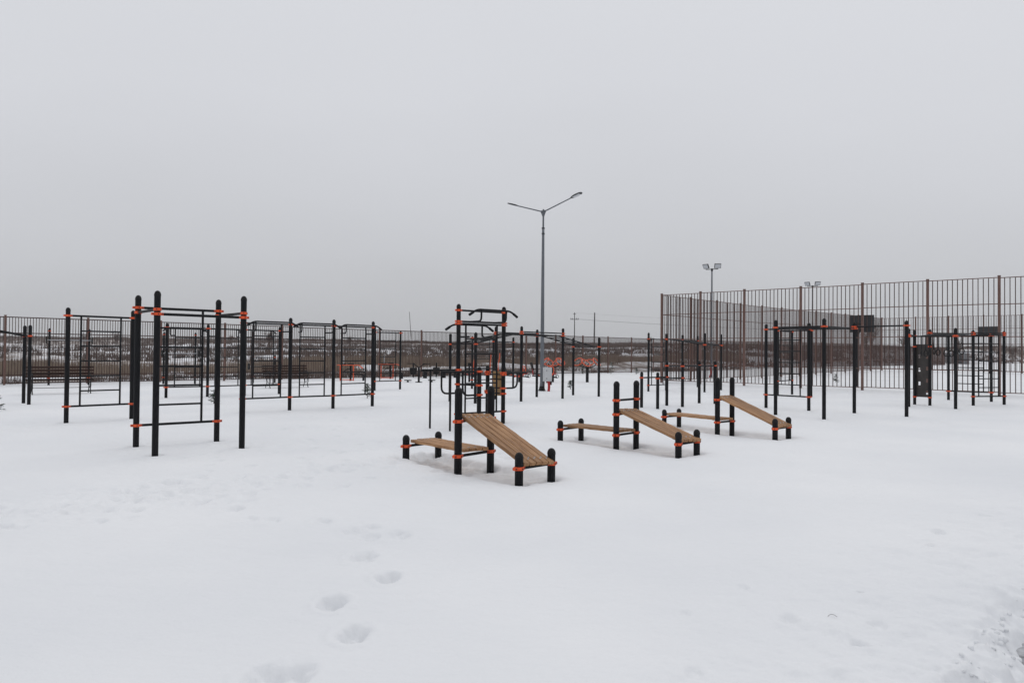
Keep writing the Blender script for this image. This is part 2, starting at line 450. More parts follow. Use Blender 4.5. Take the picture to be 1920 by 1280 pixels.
POSTS = [p[:2] for g in (A, B, C_, D_, E_, G_, Hh, I_, J_, Q_, K_, L_, M_, m_, N_) for p in g] + [p for b in BENCHES for p in b]

def build_ground():
    th = np.concatenate([np.linspace(-179, -46, 60), np.linspace(-44, 44, 640), np.linspace(46, 179, 60)])
    rr = np.concatenate([[0.0, .4, .8, 1.2, 1.6, 2.0], np.geomspace(2.4, 75, 900), np.geomspace(75.8, 420, 330)[0:], np.geomspace(430, 700, 20)])
    T, RR = np.meshgrid(np.radians(th), rr)
    X = RR * np.sin(T); Y = RR * np.cos(T)
    x = X.ravel(); y = Y.ravel()
    z = ground_z(x, y)
    nt_, nr = len(th), len(rr)
    co = np.stack([x, y, z], 1)
    s = fence_s(x, y)
    i = np.arange(nr - 1)[:, None] * nt_ + np.arange(nt_)[None, :]
    j = np.arange(nr - 1)[:, None] * nt_ + (np.arange(nt_)[None, :] + 1) % nt_
    quads = np.stack([i, j, j + nt_, i + nt_], -1).reshape(-1, 4)[:, ::-1]
    sq = s[quads].mean(1)
    yq = y[quads].mean(1)
    for name, mask, m in (('snow_ground', sq <= 1.2, snow_material()), ('snowy_hillside', sq > 1.2, hill_material())):
        q = quads[mask]
        used, inv = np.unique(q.ravel(), return_inverse=True)
        me = bpy.data.meshes.new(name)
        me.vertices.add(len(used)); me.vertices.foreach_set('co', co[used].astype(np.float32).ravel())
        me.loops.add(len(inv)); me.loops.foreach_set('vertex_index', inv.astype(np.int32).ravel())
        me.polygons.add(len(q)); me.polygons.foreach_set('loop_start', np.arange(0, len(inv), 4, dtype=np.int32))
        me.polygons.foreach_set('use_smooth', np.ones(len(q), bool))
        me.update(calc_edges=True); me.validate()
        me.materials.append(m)
        o = part(name, me); o['kind'] = 'structure'

def snow_material():
    m = bpy.data.materials.new('snow'); m.use_nodes = True
    nt = m.node_tree; b = nt.nodes['Principled BSDF']
    b.inputs['Roughness'].default_value = 0.85
    b.inputs['Specular IOR Level'].default_value = 0.15
    g = nt.nodes.new('ShaderNodeNewGeometry')
    n = nt.nodes.new('ShaderNodeTexNoise'); n.inputs['Scale'].default_value = 0.35; n.inputs['Detail'].default_value = 5
    nt.links.new(g.outputs['Position'], n.inputs['Vector'])
    rp = nt.nodes.new('ShaderNodeValToRGB')
    rp.color_ramp.elements[0].position = 0.3; rp.color_ramp.elements[0].color = (0.775, 0.788, 0.808, 1)
    rp.color_ramp.elements[1].position = 0.7; rp.color_ramp.elements[1].color = (0.85, 0.856, 0.866, 1)
    nt.links.new(n.outputs[0], rp.inputs[0]); nt.links.new(rp.outputs[0], b.inputs['Base Color'])
    n1 = nt.nodes.new('ShaderNodeTexNoise'); n1.inputs['Scale'].default_value = 34; n1.inputs['Detail'].default_value = 6; n1.inputs['Roughness'].default_value = .65
    nt.links.new(g.outputs['Position'], n1.inputs['Vector'])
    n2 = nt.nodes.new('ShaderNodeTexNoise'); n2.inputs['Scale'].default_value = 5.5; n2.inputs['Detail'].default_value = 5
    mp = nt.nodes.new('ShaderNodeMapping'); mp.inputs['Scale'].default_value = (.7, 1.6, 1)
    nt.links.new(g.outputs['Position'], mp.inputs[0]); nt.links.new(mp.outputs[0], n2.inputs['Vector'])
    b1 = nt.nodes.new('ShaderNodeBump'); b1.inputs['Strength'].default_value = 0.35; b1.inputs['Distance'].default_value = 0.010
    b2 = nt.nodes.new('ShaderNodeBump'); b2.inputs['Strength'].default_value = 0.5; b2.inputs['Distance'].default_value = 0.028
    nt.links.new(n1.outputs[0], b1.inputs['Height']); nt.links.new(n2.outputs[0], b2.inputs['Height'])
    nt.links.new(b1.outputs[0], b2.inputs['Normal']); nt.links.new(b2.outputs[0], b.inputs['Normal'])
    return m

def hill_material():
    m = bpy.data.materials.new('snow_and_dead_grass'); m.use_nodes = True
    nt = m.node_tree; b = nt.nodes['Principled BSDF']
    b.inputs['Roughness'].default_value = 0.9; b.inputs['Specular IOR Level'].default_value = 0.1
    g = nt.nodes.new('ShaderNodeNewGeometry')
    sp = nt.nodes.new('ShaderNodeSeparateXYZ'); nt.links.new(g.outputs['Position'], sp.inputs[0])
    def noise(sc, det, mpsc):
        mp = nt.nodes.new('ShaderNodeMapping'); mp.inputs['Scale'].default_value = mpsc
        nt.links.new(g.outputs['Position'], mp.inputs[0])
        n = nt.nodes.new('ShaderNodeTexNoise'); n.inputs['Scale'].default_value = sc; n.inputs['Detail'].default_value = det
        n.inputs['Roughness'].default_value = 0.62
        nt.links.new(mp.outputs[0], n.inputs['Vector']); return n
    big = noise(0.035, 5, (0.7, 1.0, 0.0)); fine = noise(0.9, 6, (1, .35, 0.0))
    # how overgrown each belt is, by distance north
    rb = nt.nodes.new('ShaderNodeValToRGB')
    mr = nt.nodes.new('ShaderNodeMapRange'); mr.inputs['From Min'].default_value = 30; mr.inputs['From Max'].default_value = 330
    nt.links.new(sp.outputs['Y'], mr.inputs['Value']); nt.links.new(mr.outputs[0], rb.inputs[0])
    e = rb.color_ramp.elements
    e[0].position = 0; e[0].color = (.42, .42, .42, 1); e[1].position = 1; e[1].color = (.68, .68, .68, 1)
    for p, v in ((.12, .50), (.25, .40), (.45, .38), (.58, .52), (.68, .72), (.85, .76)):
        q = rb.color_ramp.elements.new(p); q.color = (v, v, v, 1)
    a1 = nt.nodes.new('ShaderNodeMath'); a1.operation = 'MULTIPLY_ADD'
    nt.links.new(big.outputs[0], a1.inputs[0]); a1.inputs[1].default_value = 1.1; nt.links.new(rb.outputs[0], a1.inputs[2])
    a2 = nt.nodes.new('ShaderNodeMath'); a2.operation = 'MULTIPLY_ADD'
    nt.links.new(fine.outputs[0], a2.inputs[0]); a2.inputs[1].default_value = 1.3; nt.links.new(a1.outputs[0], a2.inputs[2])
    r2 = nt.nodes.new('ShaderNodeValToRGB')
    nt.links.new(a2.outputs[0], r2.inputs[0])
    mr2 = nt.nodes.new('ShaderNodeMapRange'); mr2.inputs['From Min'].default_value = 1.62; mr2.inputs['From Max'].default_value = 1.92
    nt.links.new(a2.outputs[0], mr2.inputs['Value']); nt.links.new(mr2.outputs[0], r2.inputs[0])
    r2.color_ramp.elements[0].position = 0; r2.color_ramp.elements[0].color = (.76, .77, .80, 1)
    r2.color_ramp.elements[1].position = 1; r2.color_ramp.elements[1].color = (.16, .13, .115, 1)
    q = r2.color_ramp.elements.new(.5); q.color = (.40, .36, .33, 1)
    nt.links.new(r2.outputs[0], b.inputs['Base Color'])
    return m

build_ground()

# cleared path at the lower right corner
def path_material():
    m = mat('wet_asphalt', (0.13, 0.13, 0.135), 0.8, 0, 0.4, color2=(0.50, 0.51, 0.53), scale=11, bump=0.8, bscale=60)
    return m
b = MB()
pa = Vector((2.40, 3.60, 0)) - Vector((.7071, -.7071, 0)) * .3; ee = Vector((.7071, -.7071, 0))
vs = []; fs = []
for i in range(61):
    for j in range(13):
        p = pa + U * (-6 + i * 0.3) + ee * (-0.1 + j * 0.3)
        vs.append((p.x, p.y, -0.10 + 0.010 * math.sin(p.x * 9) * math.cos(p.y * 11)))
for i in range(60):
    for j in range(12):
        fs.append((i * 13 + j, i * 13 + j + 1, (i + 1) * 13 + j + 1, (i + 1) * 13 + j))
b.add(vs, fs)
o = part('path', b.mesh('path', path_material())); o['kind'] = 'structure'

# ------------------------------------------------------------------ perimeter fence
def zg(x, y): return float(ground_z(np.array([float(x)]), np.array([float(y)]))[0])
def fence_run(name, label, cat, p0, d, t0, t1, h, post_every, phase, bar_step, post_sz, bar_sz, rails, n_parts, zbar0=0.06, near=None, post_up=0.05, ang_skip=()):
    d3 = Vector((d[0], d[1], 0)).normalized(); n3 = Vector((-d3.y, d3.x, 0)); ax = (d3, n3, Vector((0, 0, 1)))
    p0 = Vector((p0[0], p0[1], 0))
    mid = p0
    root = empty(name, mid, label, cat)
    pb = MB(); pb.box((0, 0, (h + post_up) / 2 - .2), (post_sz, post_sz, h + post_up + .4), ax)
    pb.box((0, 0, h + post_up + .012), (post_sz + .012, post_sz + .012, .024), ax)
    pm = pb.mesh('post', M_FENCE)
    k = math.ceil((t0 - phase) / post_every)
    while phase + k * post_every <= t1:
        t = phase + k * post_every
        p = p0 + d3 * t
        part('post', pm, root, (p.x - mid.x, p.y - mid.y, zg(p.x, p.y) * .9))
        k += 1
    # horizontal rails, one per panel gap
    t = t0
    off = n3 * (post_sz / 2 + .012)
    for z in rails:
        rb_ = MB(); L = 6 * post_every; tt = t0
        while tt < t1 - 1e-6:
            te = min(tt + L, t1)
            a = p0 + d3 * tt; bb = p0 + d3 * te
            rb_.box(((a + bb) / 2 - mid) + off + Vector((0, 0, z + zg(*((a + bb) / 2).xy) * .9)), (te - tt, .024, .044), ax)
            tt = te
        part('rail', rb_.mesh('rail', M_BAR), root)
    bm_ = MB(); hh = h - .02 - zbar0
    bm_.box((0, 0, zbar0 + hh / 2), (bar_sz, bar_sz, hh), ax)
    bme = bm_.mesh('bar', M_BAR)
    ts = []
    t = t0 + bar_step / 2
    while t < t1: ts.append(t); t += bar_step
    order = sorted(ts, key=lambda q: (p0 + d3 * q).length)
    keep = set(order[:n_parts])
    sb = MB()
    off2 = off + n3 * .022
    for t in ts:
        p = p0 + d3 * t - mid + off2; w = p0 + d3 * t
        if t in keep: part('bar', bme, root, (p.x, p.y, zg(w.x, w.y) * .9))
        else: sb.box(p + Vector((0, 0, zbar0 + hh / 2 + zg(w.x, w.y) * .9)), (bar_sz, bar_sz, hh), ax)
    if sb.v: part('bar', sb.mesh('bar', M_BAR), root, kind='stuff')
    return root
fence_run('perimeter_fence', 'long brown metal bar fence three metres high running behind the whole ground', 'fence',
          FENCE0, FD, -6.0, 134.0, 3.0, 3.235, 0.05, 0.112, 0.080, 0.023, (0.06, 0.42, 2.28, 2.98), 296)

# sports court enclosure
CA = Vector((8.56, 41.81, 0)); CV = Vector((0.743, -0.669, 0)); CU = Vector((0.69, 0.724, 0)).normalized()
court = empty('court_fence', CA, 'tall brown barred enclosure around the snowy sports court on the right', 'fence')
def court_wall(p0, d, ts, count, skip_first=False):
    npan = len(ts) - 1
    d = d.normalized(); n = Vector((-d.y, d.x, 0)); ax = (d, n, Vector((0, 0, 1)))
    key = ('cw', round(d.x, 2))
    pb = MB(); pb.box((0, 0, 2.33), (.10, .10, 5.46), ax); pb.box((0, 0, 5.075), (.115, .115, .03), ax)
    pm = pb.mesh('post', M_FENCE)
    for k in range(1 if skip_first else 0, npan + 1):
        p = p0 + d * ts[k]
        part('post', pm, court, (p.x - CA.x, p.y - CA.y, zg(p.x, p.y)))
    for z in (5.0, 3.88, 2.50, 1.04, 0.14):
        for k in range(npan):
            a = p0 + d * (ts[k] + .052); bb = p0 + d * (ts[k + 1] - .052); c = (a + bb) / 2
            rb_ = MB(); rb_.box((0, 0, 0), ((bb - a).length, .03, .035), ax)
            kk = ('r', round((bb - a).length, 3), key)
            if kk not in _cache: _cache[kk] = rb_.mesh('rail', M_FENCE)
            part('rail', _cache[kk], court, (c.x - CA.x, c.y - CA.y, z + zg(c.x, c.y)))
    bmh = MB(); bmh.box((0, 0, 2.56), (.030, .030, 4.84), ax); bme = bmh.mesh('bar', M_BAR)
    sb = MB(); c = 0
    for k in range(npan):
        nb = round((ts[k + 1] - ts[k]) / .192) - 1
        for i in range(1, nb + 1):
            t = ts[k] + (ts[k + 1] - ts[k]) * i / (nb + 1)
            p = p0 + d * t + n * .030
            if c < count: part('bar', bme, court, (p.x - CA.x, p.y - CA.y, zg(p.x, p.y)))
            else: sb.box((p.x - CA.x, p.y - CA.y, 2.56 + zg(p.x, p.y)), (.030, .030, 4.84), ax)
            c += 1
    if sb.v: part('bar', sb.mesh('bar', M_BAR), court, kind='stuff')
court_wall(CA, CV, [0, 2.42, 4.95, 7.9, 10.8, 13.55, 16.25, 18.9], 110)
court_wall(CA, CU, [3.25 * k for k in range(13)], 185, True)
court_wall(CA + CU * 39.0, CV, [0, 2.9, 5.6, 8.3, 11.1, 13.7, 16.4, 18.9], 0, True)

# ------------------------------------------------------------------ gym equipment
# A: cube frame, front left
g = Gym('pull_up_rig', A, 'black four-post pull-up frame with orange clamps, the nearest frame on the left', 'exercise frame')
g.ladder(1, 2, 2.30, 0.35, 5, inset=0.27)
g.bar(0, 3, 2.15); g.bar(1, 0, 2.22); g.bar(2, 3, 2.22)
# B: two-post wall bars
g = Gym('wall_bars', B, 'black wall bars between two posts, right of the left park bench', 'wall bars', 'wall bars')
g.ladder(0, 1, 2.33, 0.36, 5, inset=0.26)
# C
g = Gym('wall_bars', C_, 'row of three black wall bar bays right of the nearest four-post frame', 'wall bars', 'wall bars')
for i in range(3):
    g.ladder(i, i + 1, 2.32, 0.36, 5, inset=0.27)
    g.pullup(i, i + 1, 2.36, 0.33, side=1, zlink=2.12)
# D
g = Gym('wall_bars', D_, 'row of black wall bars farther back, seen through the nearest frame', 'wall bars', 'wall bars')
for i in range(3):
    g.ladder(i, i + 1, 2.36, 0.36, 5, inset=0.26)
    if i != 1: g.pullup(i, i + 1, 2.36, 0.30, side=-1, zlink=2.1)
    else: g.pullup(i, i + 1, 2.36, 0.30, side=-1, zlink=2.1)
# E
g = Gym('wall_bars', E_, 'small single bay of black wall bars in front of the right orange machine', 'wall bars', 'wall bars')
g.ladder(0, 1, 2.42, 0.38, 5, inset=0.26)
# G: frame cut by the left edge
g = Gym('monkey_bars', [(*p, 2.28 + .25 * (i > 1)) for i, p in enumerate(G_)], 'black monkey bars cut off by the left edge of the photo', 'monkey bars', 'monkey bars')
g.bar(0, 1, 1.97); g.bar(2, 3, 2.32)
for f_ in (.12, .88):
    g.rod('rail', g.P[0].lerp(g.P[1], f_) + Vector((0, 0, 1.97)), g.P[2].lerp(g.P[3], f_) + Vector((0, 0, 2.32)), .022)
for k in range(1, 5):
    t = k / 5
    g.rod('rung', g.P[0].lerp(g.P[2], t) + Vector((0, 0, 1.97 + .35 * t)), g.P[1].lerp(g.P[3], t) + Vector((0, 0, 1.97 + .35 * t)), .018, 8)

# Hh: combined pull-up and dip tower in the middle
g = Gym('pull_up_tower', Hh, 'tall black tower with two pull-up bars, dip arms and wooden back board', 'exercise tower')
g.ladder(0, 1, 2.23, 0.28, 5, inset=0.20)
g.bar(0, 1, 2.28, r=.022); g.bar(0, 1, 2.52, r=.022)
a_, b_ = Vector((*Hh[0][:2], 0)), Vector((*Hh[1][:2], 0))
dd = (b_ - a_).normalized(); nn = Vector((dd.y, -dd.x, 0))
def bent(center, z, half, br_z, toward):
    A_ = center - dd * half; B_ = center + dd * half; Z = Vector((0, 0, z))
    g.path('pull_up_bar', [A_ - dd * .20 + Z - Vector((0, 0, .12)), A_ + Z, B_ + Z, B_ + dd * .20 + Z - Vector((0, 0, .12))], .022, rad=.10)
    for e, sg in ((A_ - dd * .20, 1), (B_ + dd * .20, -1)):
        w = (dd * sg * .20 + Vector((0, 0, .12))).normalized(); q = e + Z - Vector((0, 0, .12))
        g.rod('grip', q - w * .01, q + w * .12, .029)
    for s_ in (-1, 1):
        q = center + dd * s_ * (half - .12)
        w = q + toward
        g.path('bracket', [q + Z, q + Vector((0, 0, br_z)), Vector((w.x, w.y, br_z))], .021, rad=.10)
mid_ = (a_ + b_) / 2
bent(mid_ + nn * .42, 2.53, .47, 2.28, -nn * .42)
bent(mid_ - nn * .42, 2.23, .47, 1.95, nn * .42)
Uz = U
def arm(i, sgn, zt, zl, La, Lu, leg=None):
    p = g.P[i]
    g.rod('dip_bar', p + Uz * sgn * .05 + Vector((0, 0, zt)), p + Uz * sgn * La + Vector((0, 0, zt)), .022)
    g.rod('grip', p + Uz * sgn * (La - .16) + Vector((0, 0, zt)), p + Uz * sgn * (La + .01) + Vector((0, 0, zt)), .026)
    g.path('dip_support', [p + Uz * sgn * .05 + Vector((0, 0, zl)), p + Uz * sgn * Lu + Vector((0, 0, zl)), p + Uz * sgn * Lu + Vector((0, 0, zt))], .021, rad=.15)
    ang = math.atan2(Uz.y * sgn, Uz.x * sgn)
    g.clamp(i, zt, ang); g.clamp(i, zl, ang)
    if leg:
        q = p + Uz * sgn * leg
        g.rod('leg', q + Vector((0, 0, -.3)), q + Vector((0, 0, zt)), .021)
arm(0, -1, 1.23, .73, .98, .46, .76)
arm(2, -1, 1.21, .72, 1.0, .46, .79)
arm(1, 1, 1.15, .80, .75, .45)
arm(3, 1, 1.16, .72, .75, .45)
g.bar(0, 2, .92); g.bar(3, 1, 1.11, r=.016); g.bar(3, 1, .68, r=.016)
# wooden back board between posts 3 and 1
pb_, pc_ = g.P[3], g.P[1]
bd = (pc_ - pb_).normalized(); bn = Vector((bd.y, -bd.x, 0))
for k in range(2):
    bm_ = MB(); bm_.box((0, 0, 0), (.135, .035, .56), (bd, bn, Vector((0, 0, 1))))
    c = pb_ + bd * (.20 + k * .16) + U * .07 + Vector((0, 0, .90)) - g.c
    part('back_board', bm_.mesh('back_board', M_WOODY), g.root, c)
for z in (1.00, .80):
    g.rod('bracket', pb_ + bd * .05 + U * .045 + Vector((0, 0, z)), pc_ - bd * .05 + U * .045 + Vector((0, 0, z)), .014)

# I/J: arched monkey bars
g = Gym('monkey_bars', I_ + J_, 'long arched monkey bars on eight black posts, beside the street lamp', 'monkey bars', 'monkey bars')
zs = [1.88, 2.26, 2.24, 1.87]
for k in range(4): g.bar(k, 4 + k, zs[k], r=.02)
g.bar(1, 2, 2.32, r=.022); g.bar(5, 6, 2.32, r=.022)
for k in range(3):
    a1 = g.P[k] + (g.P[4 + k] - g.P[k]) * .18 + Vector((0, 0, zs[k])); b1 = g.P[k + 1] + (g.P[5 + k] - g.P[k + 1]) * .18 + Vector((0, 0, zs[k + 1]))
    a2 = g.P[k] + (g.P[4 + k] - g.P[k]) * .82 + Vector((0, 0, zs[k])); b2 = g.P[k + 1] + (g.P[5 + k] - g.P[k + 1]) * .82 + Vector((0, 0, zs[k + 1]))
    g.rod('rail', a1, b1, .022); g.rod('rail', a2, b2, .022)
    for i in range(1, 6):
        t = i / 6
        g.rod('rung', a1.lerp(b1, t), a2.lerp(b2, t), .018, 8)

# Q: distant ladder with bar
g = Gym('wall_bars', Q_, 'distant black wall bars with one high bar, seen behind the pull-up tower', 'wall bars', 'wall bars', hs=2.35)
g.ladder(0, 1, 2.28, .38, 5, inset=.24); g.bar(1, 2, 2.13)

# K: two-level parallel bars
g = Gym('parallel_bars', K_, 'two-level black parallel bars on six low posts right of the middle', 'parallel bars')
g.bar(0, 2, .90, r=.022); g.bar(1, 3, .89, r=.022); g.bar(2, 4, 1.25, r=.022); g.bar(3, 5, 1.25, r=.022)

# L: climbing complex
g = Gym('monkey_bars', L_, 'black sloping monkey bars with a ladder, at the near corner of the court', 'monkey bars', 'monkey bars', hs=2.55)
g.ladder(0, 1, 2.28, .25, 5, inset=.24)
g.bar(1, 2, 2.30); g.bar(2, 3, 2.30); g.bar(4, 5, 2.03)
for (i, j) in ((1, 4), (2, 5)): g.bar(i, j, 2.31, 2.05, r=.022)
for k in range(1, 6):
    t = k / 6
    g.rod('rung', g.P[1].lerp(g.P[4], t) + Vector((0, 0, 2.31 - .26 * t)), g.P[2].lerp(g.P[5], t) + Vector((0, 0, 2.31 - .26 * t)), .018, 8)

# M: frame right
g = Gym('monkey_bars', M_, 'black monkey bar frame with ladder and high bar, right of the third incline bench', 'monkey bars', 'monkey bars', hs=2.56)
g.ladder(0, 2, 2.40, .40, 5, inset=.27)
g.bar(1, 3, 2.36); g.bar(2, 4, 2.38); g.bar(4, 5, 2.43, r=.022)
for f_ in (.16, .84):
    g.rod('rail', g.P[1].lerp(g.P[3], f_) + Vector((0, 0, 2.36)), g.P[2].lerp(g.P[4], f_) + Vector((0, 0, 2.38)), .018)
g.rod('rail', g.P[1] + U * .05 + Vector((0, 0, 2.36)), g.P[2] - U * .05 + Vector((0, 0, 2.36)), .018)
g.rod('rail', g.P[3] + U * .05 + Vector((0, 0, 2.36)), g.P[4] - U * .05 + Vector((0, 0, 2.39)), .018)
for k in range(1, 8):
    t = k / 8
    g.rod('rung', (g.P[1].lerp(g.P[3], .16)).lerp(g.P[2].lerp(g.P[4], .16), t) + Vector((0, 0, 2.37)),
          (g.P[1].lerp(g.P[3], .84)).lerp(g.P[2].lerp(g.P[4], .84), t) + Vector((0, 0, 2.37)), .018, 8)

# m: ladder behind M
g = Gym('wall_bars', m_, 'tall narrow black ladder frame standing behind the right monkey bar frame', 'wall bars', 'wall bars', hs=2.68)
g.ladder(0, 1, 2.60, .57, 6, inset=.25); g.bar(0, 2, 2.60)

# N: ring rack with climbing board
g = Gym('ring_rack', N_, 'black rack with hanging rings, dark climbing board and two ladders at far right', 'exercise frame', hs=2.5)
g.bar(7, 3, 2.25); g.bar(1, 4, 2.38); g.bar(0, 7, 2.30); g.bar(1, 2, 2.40); g.bar(4, 6, 2.42)
g.bar(5, 6, 2.44); g.bar(3, 4, 2.27, 2.40, r=.022)
g.ladder(4, 6, 2.36, .30, 6, inset=.24); g.ladder(2, 5, 2.40, .33, 6, inset=.24)
r1a = g.P[7].lerp(g.P[3], .2) + Vector((0, 0, 2.25)); r1b = g.P[1].lerp(g.P[4], .25) + Vector((0, 0, 2.37))
r2a = g.P[7].lerp(g.P[3], .75) + Vector((0, 0, 2.25)); r2b = g.P[1].lerp(g.P[4], .80) + Vector((0, 0, 2.37))
g.rod('rail', r1a, r1b, .018); g.rod('rail', r2a, r2b, .018)
for t in (.12, .3, .48, .66, .84): g.rod('rung', r1a.lerp(r1b, t), r2a.lerp(r2b, t), .018, 8)
rg = random.Random(3)
ringroot = g
for (ra, rb2, ts) in ((r1a, r1b, (.15, .34, .52, .7, .88)), (r2a, r2b, (.12, .36, .6, .86))):
    for t in ts:
        p = ra.lerp(rb2, t); L = rg.uniform(.42, .52)
        st = g.rod('strap', p, p - Vector((rg.uniform(-.02, .02), 0, L)), .015, 6)
        bm_ = MB(); an = rg.uniform(0, 3.1)
        bm_.ring((0, 0, -.10), (math.cos(an), math.sin(an), 0), (0, 0, 1), .070, .10, .017, 16, 6)
        part('ring', bm_.mesh('ring', M_RUBBER), g.root, p - Vector((0, 0, L)) - g.c)
# climbing board with cut-out holes (built as a frame of strips round real openings)
def climbing_board():
    a, b2 = g.P[0], g.P[1]
    d = (b2 - a).normalized(); n = Vector((d.y, -d.x, 0)); L = (b2 - a).length
    W = L + .04; x0 = -.02; z0, z1 = .27, 2.02
    bmx = MB(); ax = (d, n, Vector((0, 0, 1)))
    org = a - g.c - n * .07
    ca, cb, cc, cd = W * .20, W * .20 + .075, W * .66, W * .66 + .075
    holes_c1 = [.72, 1.17, 1.62]; hh = .12
    holes_c2 = [.42, .82, 1.22, 1.60]
    def strip(xa, xb, za, zb): bmx.box(org + d * (x0 + (xa + xb) / 2) + Vector((0, 0, (za + zb) / 2)), (xb - xa, .03, zb - za), ax)
    strip(0, ca, z0, z1); strip(cb, cc, z0, z1); strip(cd, W, z0, z1)
    for (xa, xb, hs_) in ((ca, cb, holes_c1), (cc, cd, holes_c2)):
        z = z0
        for hz_ in hs_:
            strip(xa, xb, z, hz_ - hh / 2); z = hz_ + hh / 2
        strip(xa, xb, z, z1)
    part('climbing_board', bmx.mesh('climbing_board', M_BOARD), g.root)
climbing_board()
for i in (0, 1):
    for z in (1.94, .27): g.clamp(i, z, 1.0)

# ------------------------------------------------------------------ incline benches
def plank_mesh(L, w, t, key):
    k = ('plank', round(L, 2), round(w, 3), key)
    if k in _cache: return _cache[k]
    b = MB(); e = .005
    prof = [(-w / 2, -t / 2), (w / 2, -t / 2), (w / 2, t / 2 - e), (w / 2 - e, t / 2), (-w / 2 + e, t / 2), (-w / 2, t / 2 - e)]
    n = 14; r = random.Random(key[0] * 7 + key[1] * 3 + key[2])
    vs = []
    for i in range(n + 1):
        x = -L / 2 + L * i / n
        dz = 0.0022 * math.sin(i * .9 + r.random() * 6)
        vs += [(x, p[0], p[1] + dz) for p in prof]
    fs = [(i * 6 + j, (i + 1) * 6 + j, (i + 1) * 6 + (j + 1) % 6, i * 6 + (j + 1) % 6) for i in range(n) for j in range(6)]
    fs += [tuple(range(6)), tuple(n * 6 + j for j in range(6))[::-1]]
    b.add(vs, [f[::-1] for f in fs], 0, False)
    for sx in (-1, 1):
        for sy in (-.22, .22):
            b.lathe([(.011, 0), (.011, .003), (.001, .0045)], 8, 1, (sx * (L / 2 - .09 - (0.03 if sy > 0 else 0)), sy * w, t / 2 + .0015))
    _cache[k] = b.mesh('plank', [M_WOOD, M_ZINC]); return _cache[k]

def incline_bench(pts, label, z_top, high_bar, tall=1.13, low=.36):
    hs_ = [low, low, tall, tall, low + .02, low + .02]
    g = Gym('incline_bench', [(*p, h) for p, h in zip(pts, hs_)], label, 'workout bench', 'incline benches', pr=0.052)
    P = g.P
    g.bar(0, 1, .20, r=.02); g.bar(2, 3, .215, r=.02); g.bar(2, 3, z_top, r=.02); g.bar(4, 5, .19, r=.02)
    if high_bar: g.bar(2, 3, high_bar, r=.02)
    def board(i, za, j, zb, nplank, sa, sb):
        a = (P[i] + P[i + 1]) / 2 + Vector((0, 0, za)); b2 = (P[j] + P[j + 1]) / 2 + Vector((0, 0, zb))
        X = (b2 - a); L = X.length; X.normalize()
        a = a - X * sa; b2 = b2 + X * sb; L = (b2 - a).length
        w0 = (P[i + 1] - P[i]).normalized() + (P[j + 1] - P[j]).normalized()
        Y = (w0 - X * w0.dot(X)).normalized(); Z = X.cross(Y)
        if Z.z < 0: Y = -Y; Z = -Z
        c = (a + b2) / 2 + Z * .046
        r = random.Random(int(P[i].x * 100) + j)
        wd = .094
        for k in range(nplank):
            off = (k - (nplank - 1) / 2) * (wd + .014)
            q = c + Y * off + X * r.uniform(-.006, .006) + Z * r.uniform(-.0015, .0015)
            mtx = Matrix(((X.x, Y.x, Z.x, q.x - g.c.x), (X.y, Y.y, Z.y, q.y - g.c.y), (X.z, Y.z, Z.z, q.z), (0, 0, 0, 1)))
            part('plank', plank_mesh(L, wd, .044, (i, j, k)), g.root, mtx=mtx)
        for f_ in (.10, .90):
            q = a.lerp(b2, f_) + Z * .022
            bm_ = MB(); bm_.box((0, 0, 0), (.05, nplank * (wd + .014) - .03, .008), (X, Y, Z))
            part('bracket', bm_.mesh('bracket', M_BLACK), g.root, q - g.c)
    board(0, .215, 2, .225, 4, .0, .03)
    board(2, z_top + .01, 4, .20, 5 if tall > 0 else 4, .03, .05)
    return g
incline_bench(BENCHES[0], 'nearest wooden incline bench with a low flat board, in front of the pull-up tower', .68, None)
incline_bench(BENCHES[1], 'middle wooden incline bench with an extra crossbar above its sloping board', .57, .81)
incline_bench(BENCHES[2], 'farthest and rightmost wooden incline bench with a low flat board', .68, None)

